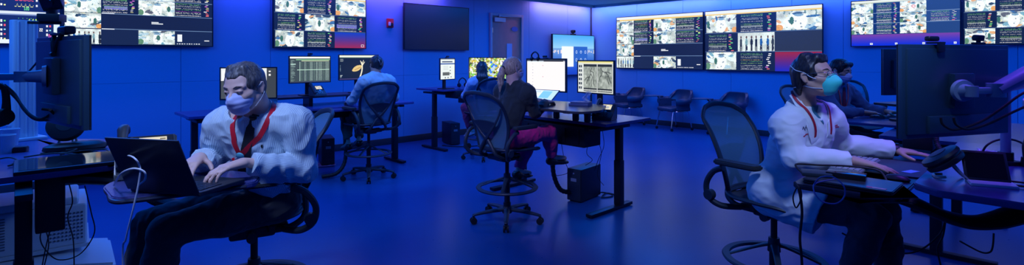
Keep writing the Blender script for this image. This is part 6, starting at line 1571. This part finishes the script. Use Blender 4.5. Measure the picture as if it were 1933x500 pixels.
# --- clipped hair, far left
spB = dict(h=.0065, hs=.90, skin=SKIN2, hairm=BRH, trm=cloth_mat('khaki_trousers', (.10, .11, .075)), shoem=SHOEB, face=(130, -4, 0), td=.014, wr=.008, fem=True, bw=.9, away=True, collar=.03, cuff=.06,
    J=dict(head=(-1.70, 6.42, 1.405), neck=(-1.69, 6.38, 1.285), shR=(-1.545, 6.50, 1.195), shL=(-1.80, 6.235, 1.195), hipR=(-1.72, 6.50, .76), hipL=(-1.83, 6.385, .76),
           elR=(-1.52, 6.66, .98), elL=(-1.97, 6.33, .97), wrR=(-1.70, 6.83, .95), wrL=(-2.06, 6.53, .93), knR=(-2.02, 6.82, .73), knL=(-2.16, 6.68, .73), anR=(-1.96, 6.58, .43), anL=(-2.07, 6.50, .40), toeR=(-2.06, 6.68, .36), toeL=(-2.17, 6.58, .34)),
    handR=((-.7, .7, -.1), (0, 0, -1), (-.7, -.7, 0), (.2, .3, .25)), handL=((-.6, .8, -.1), (0, 0, -1), (.7, .7, 0), (.2, .3, .25)), sleeve=.93, top=('sweater', cloth_mat('pale_sweater', (.50, .58, .60), .9, .4, 300)), hem=.78)
B_ = person('person with clipped up hair in a pale sweater, seen from behind', spB)
def hairB(F, P, R):
    F.ell(P(-.05, 0, .02), (.075, .076, .085), R, k=.02); F.cap(P(-.10, 0, -.02), P(-.12, 0, .05), .035, .03, k=.02); F.cap(P(-.12, 0, .05), P(-.10, .01, .10), .028, .018, k=.02)
hair_cap(B_, BRH, .010, hairB)
P = B_['P']; mb = MB()
for q in (-1, 1): mb.tube([V(*P(-.135, q*.030, .07)), V(*P(-.158, q*.018, .03)), V(*P(-.150, q*.004, -.01))], .004)
mb.cyl(V(*P(-.14, -.02, .075)), V(*P(-.14, .02, .075)), .006); obj('hair_clip', mb, mat('clip_pearl', (.12, .13, .16), .3), B_['root'], world=True)
tubeobj('lanyard', [P(-.02, -.06, -.112), P(-.075, -.03, -.105), P(-.085, 0, -.103), P(-.075, .03, -.105), P(-.02, .06, -.112)], .005, REDL, B_['root'])

# --- long dark hair
DKH = hair_mat('long_dark_hair', (.010, .009, .010), (.05, .04, .04))
spE = dict(h=.0065, hs=.88, skin=SKIN1, hairm=DKH, trm=cloth_mat('wine_trousers', (.35, .01, .07)), shoem=mat('pale_shoe', (.5, .5, .55), .5), face=(95, -8, 0), td=.013, wr=.007, fem=True, bw=.85, away=True, collar=.03,
    J=dict(head=(-.445, 7.60, 1.325), neck=(-.45, 7.56, 1.205), shR=(-.30, 7.63, 1.125), shL=(-.58, 7.49, 1.125), hipR=(-.38, 7.72, .74), hipL=(-.49, 7.62, .74),
           elR=(-.26, 7.80, .95), elL=(-.70, 7.62, .93), wrR=(-.42, 8.0, .95), wrL=(-.68, 7.86, .93), knR=(-.60, 8.05, .72), knL=(-.72, 7.94, .72), anR=(-.60, 7.85, .40), anL=(-.62, 7.80, .36), toeR=(-.68, 7.97, .36), toeL=(-.70, 7.90, .32)),
    handR=((-.4, .9, -.1), (0, 0, -1), (-.7, 0, 0)), handL=((.1, .98, -.1), (0, 0, -1), (.7, 0, 0)), sleeve=.93, top=('sweater', cloth_mat('lilac_sweater', (.45, .50, .68), .9, .4, 300)), hem=.76)
E_ = person('person with long dark hair in a pale blue top facing the bright colourful monitor', spE)
def hairE(F, P, R):
    F.ell(P(-.05, 0, .0), (.075, .082, .10), R, k=.02)
    for y in (-.045, 0, .045): F.cap(P(-.08, y, -.03), P(-.105, y*1.2, -.15), .040, .040, k=.03); F.cap(P(-.105, y*1.2, -.15), P(-.12, y*1.0, -.27), .038, .020, k=.03)
    for q in (-1, 1): F.cap(P(-.0, q*.078, .03), P(-.01, q*.085, -.12), .022, .028, k=.03); F.cap(P(-.01, q*.085, -.12), P(-.02, q*.08, -.22), .026, .012, k=.03)
hair_cap(E_, DKH, .012, hairE)

# --- blue sweater, right back
BKH = hair_mat('short_black_hair', (.006, .006, .007), (.03, .028, .03))
spF = dict(h=.0055, hs=.92, skin=SKIN3, hairm=BKH, trm=TROUD, shoem=SHOEB, face=(-62, -12, 0), gaze=(0, -10), td=.014, wr=.008, bw=1.0, collar=.03,
    J=dict(head=(3.185, 4.98, 1.368), neck=(3.19, 5.05, 1.235), shR=(3.02, 5.01, 1.15), shL=(3.36, 5.13, 1.15), hipR=(3.07, 5.10, .75), hipL=(3.23, 5.18, .75),
           elR=(3.08, 4.84, .98), elL=(3.50, 5.05, .98), wrR=(3.31, 4.83, .985), wrL=(3.56, 4.88, .985), knR=(3.30, 4.70, .72), knL=(3.46, 4.82, .72), anR=(3.25, 4.72, .35), anL=(3.42, 4.84, .35), toeR=(3.32, 4.60, .31), toeL=(3.50, 4.72, .31)),
    handR=((.9, -.35, -.1), (0, 0, -1), (.4, .7, 0), (.2, .3, .25)), handL=((.6, -.7, -.1), (0, 0, -1), (-.6, -.6, 0), (.2, .3, .25)), sleeve=.93, top=('sweater', cloth_mat('blue_sweater', (.06, .12, .26), .9, .4, 300)), hem=.78)
F_ = person('person in a blue sweater and dark red tie behind the white coat', spF)
hair_cap(F_, BKH, .010, lambda F, P, R: (F.cap(P(.060, -.045, .080), P(.060, .045, .083), .024, .024, k=.02)))
surgical_mask(F_, MASKB); collar(F_, mat('blue_collar', (.12, .2, .4), .7), )
nk, fC, sp_, latC = F_['nk'], F_['fC'], F_['spine'], F_['latC']
ribbon(F_, [(nk+fC*.06-sp_*.01, fC), (nk+fC*.08-sp_*.12, fC), (nk+fC*.08-sp_*.25, fC)], .024, .004, mat('wine_tie', (.25, .01, .03), .5), 'tie', off=.002, n=14, wf=lambda t: .6+.4*t)
lanyard(F_, mat('orange_red_ribbon', (.75, .10, .08), .5), .26, wid=.006, spread=.06)
# ------------------------------------------------------------ lights and camera
def area(name, loc, rot, sx, sy, energy, col, spread=180):
    l = bpy.data.lights.new(name, 'AREA'); l.shape = 'RECTANGLE'; l.size = sx; l.size_y = sy; l.energy = energy; l.color = col; l.spread = rad(spread)
    o = bpy.data.objects.new(name, l); COL.objects.link(o); o.location = loc; o.rotation_euler = rot; return o
def spot(name, loc, target, energy, col, ang, blend=.6, r=.15):
    l = bpy.data.lights.new(name, 'SPOT'); l.energy = energy; l.color = col; l.spot_size = rad(ang); l.spot_blend = blend; l.shadow_soft_size = r
    o = bpy.data.objects.new(name, l); COL.objects.link(o); o.location = loc; o.rotation_euler = (V(target)-V(loc)).to_track_quat('-Z', 'Y').to_euler(); return o
BL = (.0, .16, 1.0)
# added blue fill lights under the ceiling for the room's ambient, no panels known
for i, (a, b, e) in enumerate([(2.8, 2.8, 105), (6.5, 2.5, 75), (10.5, 2.5, 90), (2.5, 6.5, 55), (6.5, 6.5, 8), (10.5, 6.5, 12), (2.5, 10.5, 60), (6.5, 10.5, 26)]):
    p = CO-U*a+Nv*b; area('blue_fill_light', (p.x, p.y, CZ-.02), (0, 0, AU), 2.4, 2.4, e, BL)
# cove strips washing the walls
def cove(side, t0, t1, e, col, off=.2):
    e *= 1.6
    f = LW if side == 'L' else RW; p = f((t0+t1)/2, CZ-.03, off)
    d = (-Nv if side == 'L' else U)*.55+V(0, 0, -1.0)
    q = d.to_track_quat('-Z', 'Y'); 
    # align long axis with the wall
    x = (U if side == 'L' else Nv); z = -d.normalized(); y = z.cross(x).normalized(); x = y.cross(z)
    M = Matrix((x, y, z)).transposed(); area('cove_strip_light', p, M.to_euler(), abs(t1-t0), .06, e, col)
VIO = (.30, .10, .85); WV = (.30, .28, 1.0)
cove('L', .15, 2.05, 8, (.75, .33, 1.0)); cove('L', 4.6, 6.9, 16, VIO); cove('L', 7.1, 9.3, 11, (.1, .10, 1.0)); cove('L', 9.3, 12, 12, VIO)
cove('R', .15, 3.2, 14, (.28, .27, 1.0)); cove('R', 3.2, 6.0, 14, (.12, .18, 1.0)); cove('R', 6.0, 9.5, 16, (.18, .13, 1.0))
# added fill spots that brighten people and desks, not fixtures of the room
def down(x, y, e, col, ang=60, tz=1.0, dx=0, dy=0): spot('fill_spot', (x, y, CZ-.05), (x+dx, y+dy, tz), e, col, ang)
down(-1.35, 1.35, 150, (.40, .54, 1.0), 50, dx=.12, dy=1.05)
down(1.25, 1.5, 125, (.34, .50, 1.0), 36, tz=1.15, dx=.33, dy=1.15)
down(-.75, 2.7, 170, (.38, .42, 1.0), 42, tz=.85, dx=.95, dy=2.15)
down(-3.2, 2.6, 55, (.12, .38, 1.0), 62, dx=.2, dy=.6)
down(-1.6, 5.2, 75, (.25, .42, 1.0), 50, dx=-.1, dy=1.0)
down(-.6, 6.4, 45, (.28, .4, 1.0), 45, dx=0, dy=1.0)
down(3.1, 4.0, 34, (.25, .35, 1.0), 50, dx=0, dy=1.0)
spot('fill_spot', (.2, 3.6, CZ-.05), (-2.85, 3.1, .25), 120, (.20, .42, 1.0), 24)  # unseen spot added to brighten the white machines under the left desk
# added violet fill that tints the right desk top
area('violet_fill_light', (2.35, 2.35, CZ-.03), (0, 0, AU), .8, .8, 6.5, (.20, .06, 1.0), 70)
w = bpy.data.worlds.new('dim_room'); S.world = w; w.use_nodes = True; w.node_tree.nodes['Background'].inputs[0].default_value = (0, .01, .08, 1); w.node_tree.nodes['Background'].inputs[1].default_value = .2
cam = bpy.data.cameras.new('camera'); cam.sensor_width = 36; cam.lens = FX/1933*36; cam.shift_y = (HY-250)/1933; cam.clip_start = .05
co = bpy.data.objects.new('camera', cam); COL.objects.link(co); co.location = (0, 0, CH); co.rotation_euler = (PI/2, 0, 0); S.camera = co
S.view_settings.view_transform = 'Standard'; S.view_settings.look = 'None'; S.view_settings.exposure = 0; S.view_settings.gamma = 1; S.view_settings.use_curve_mapping = False
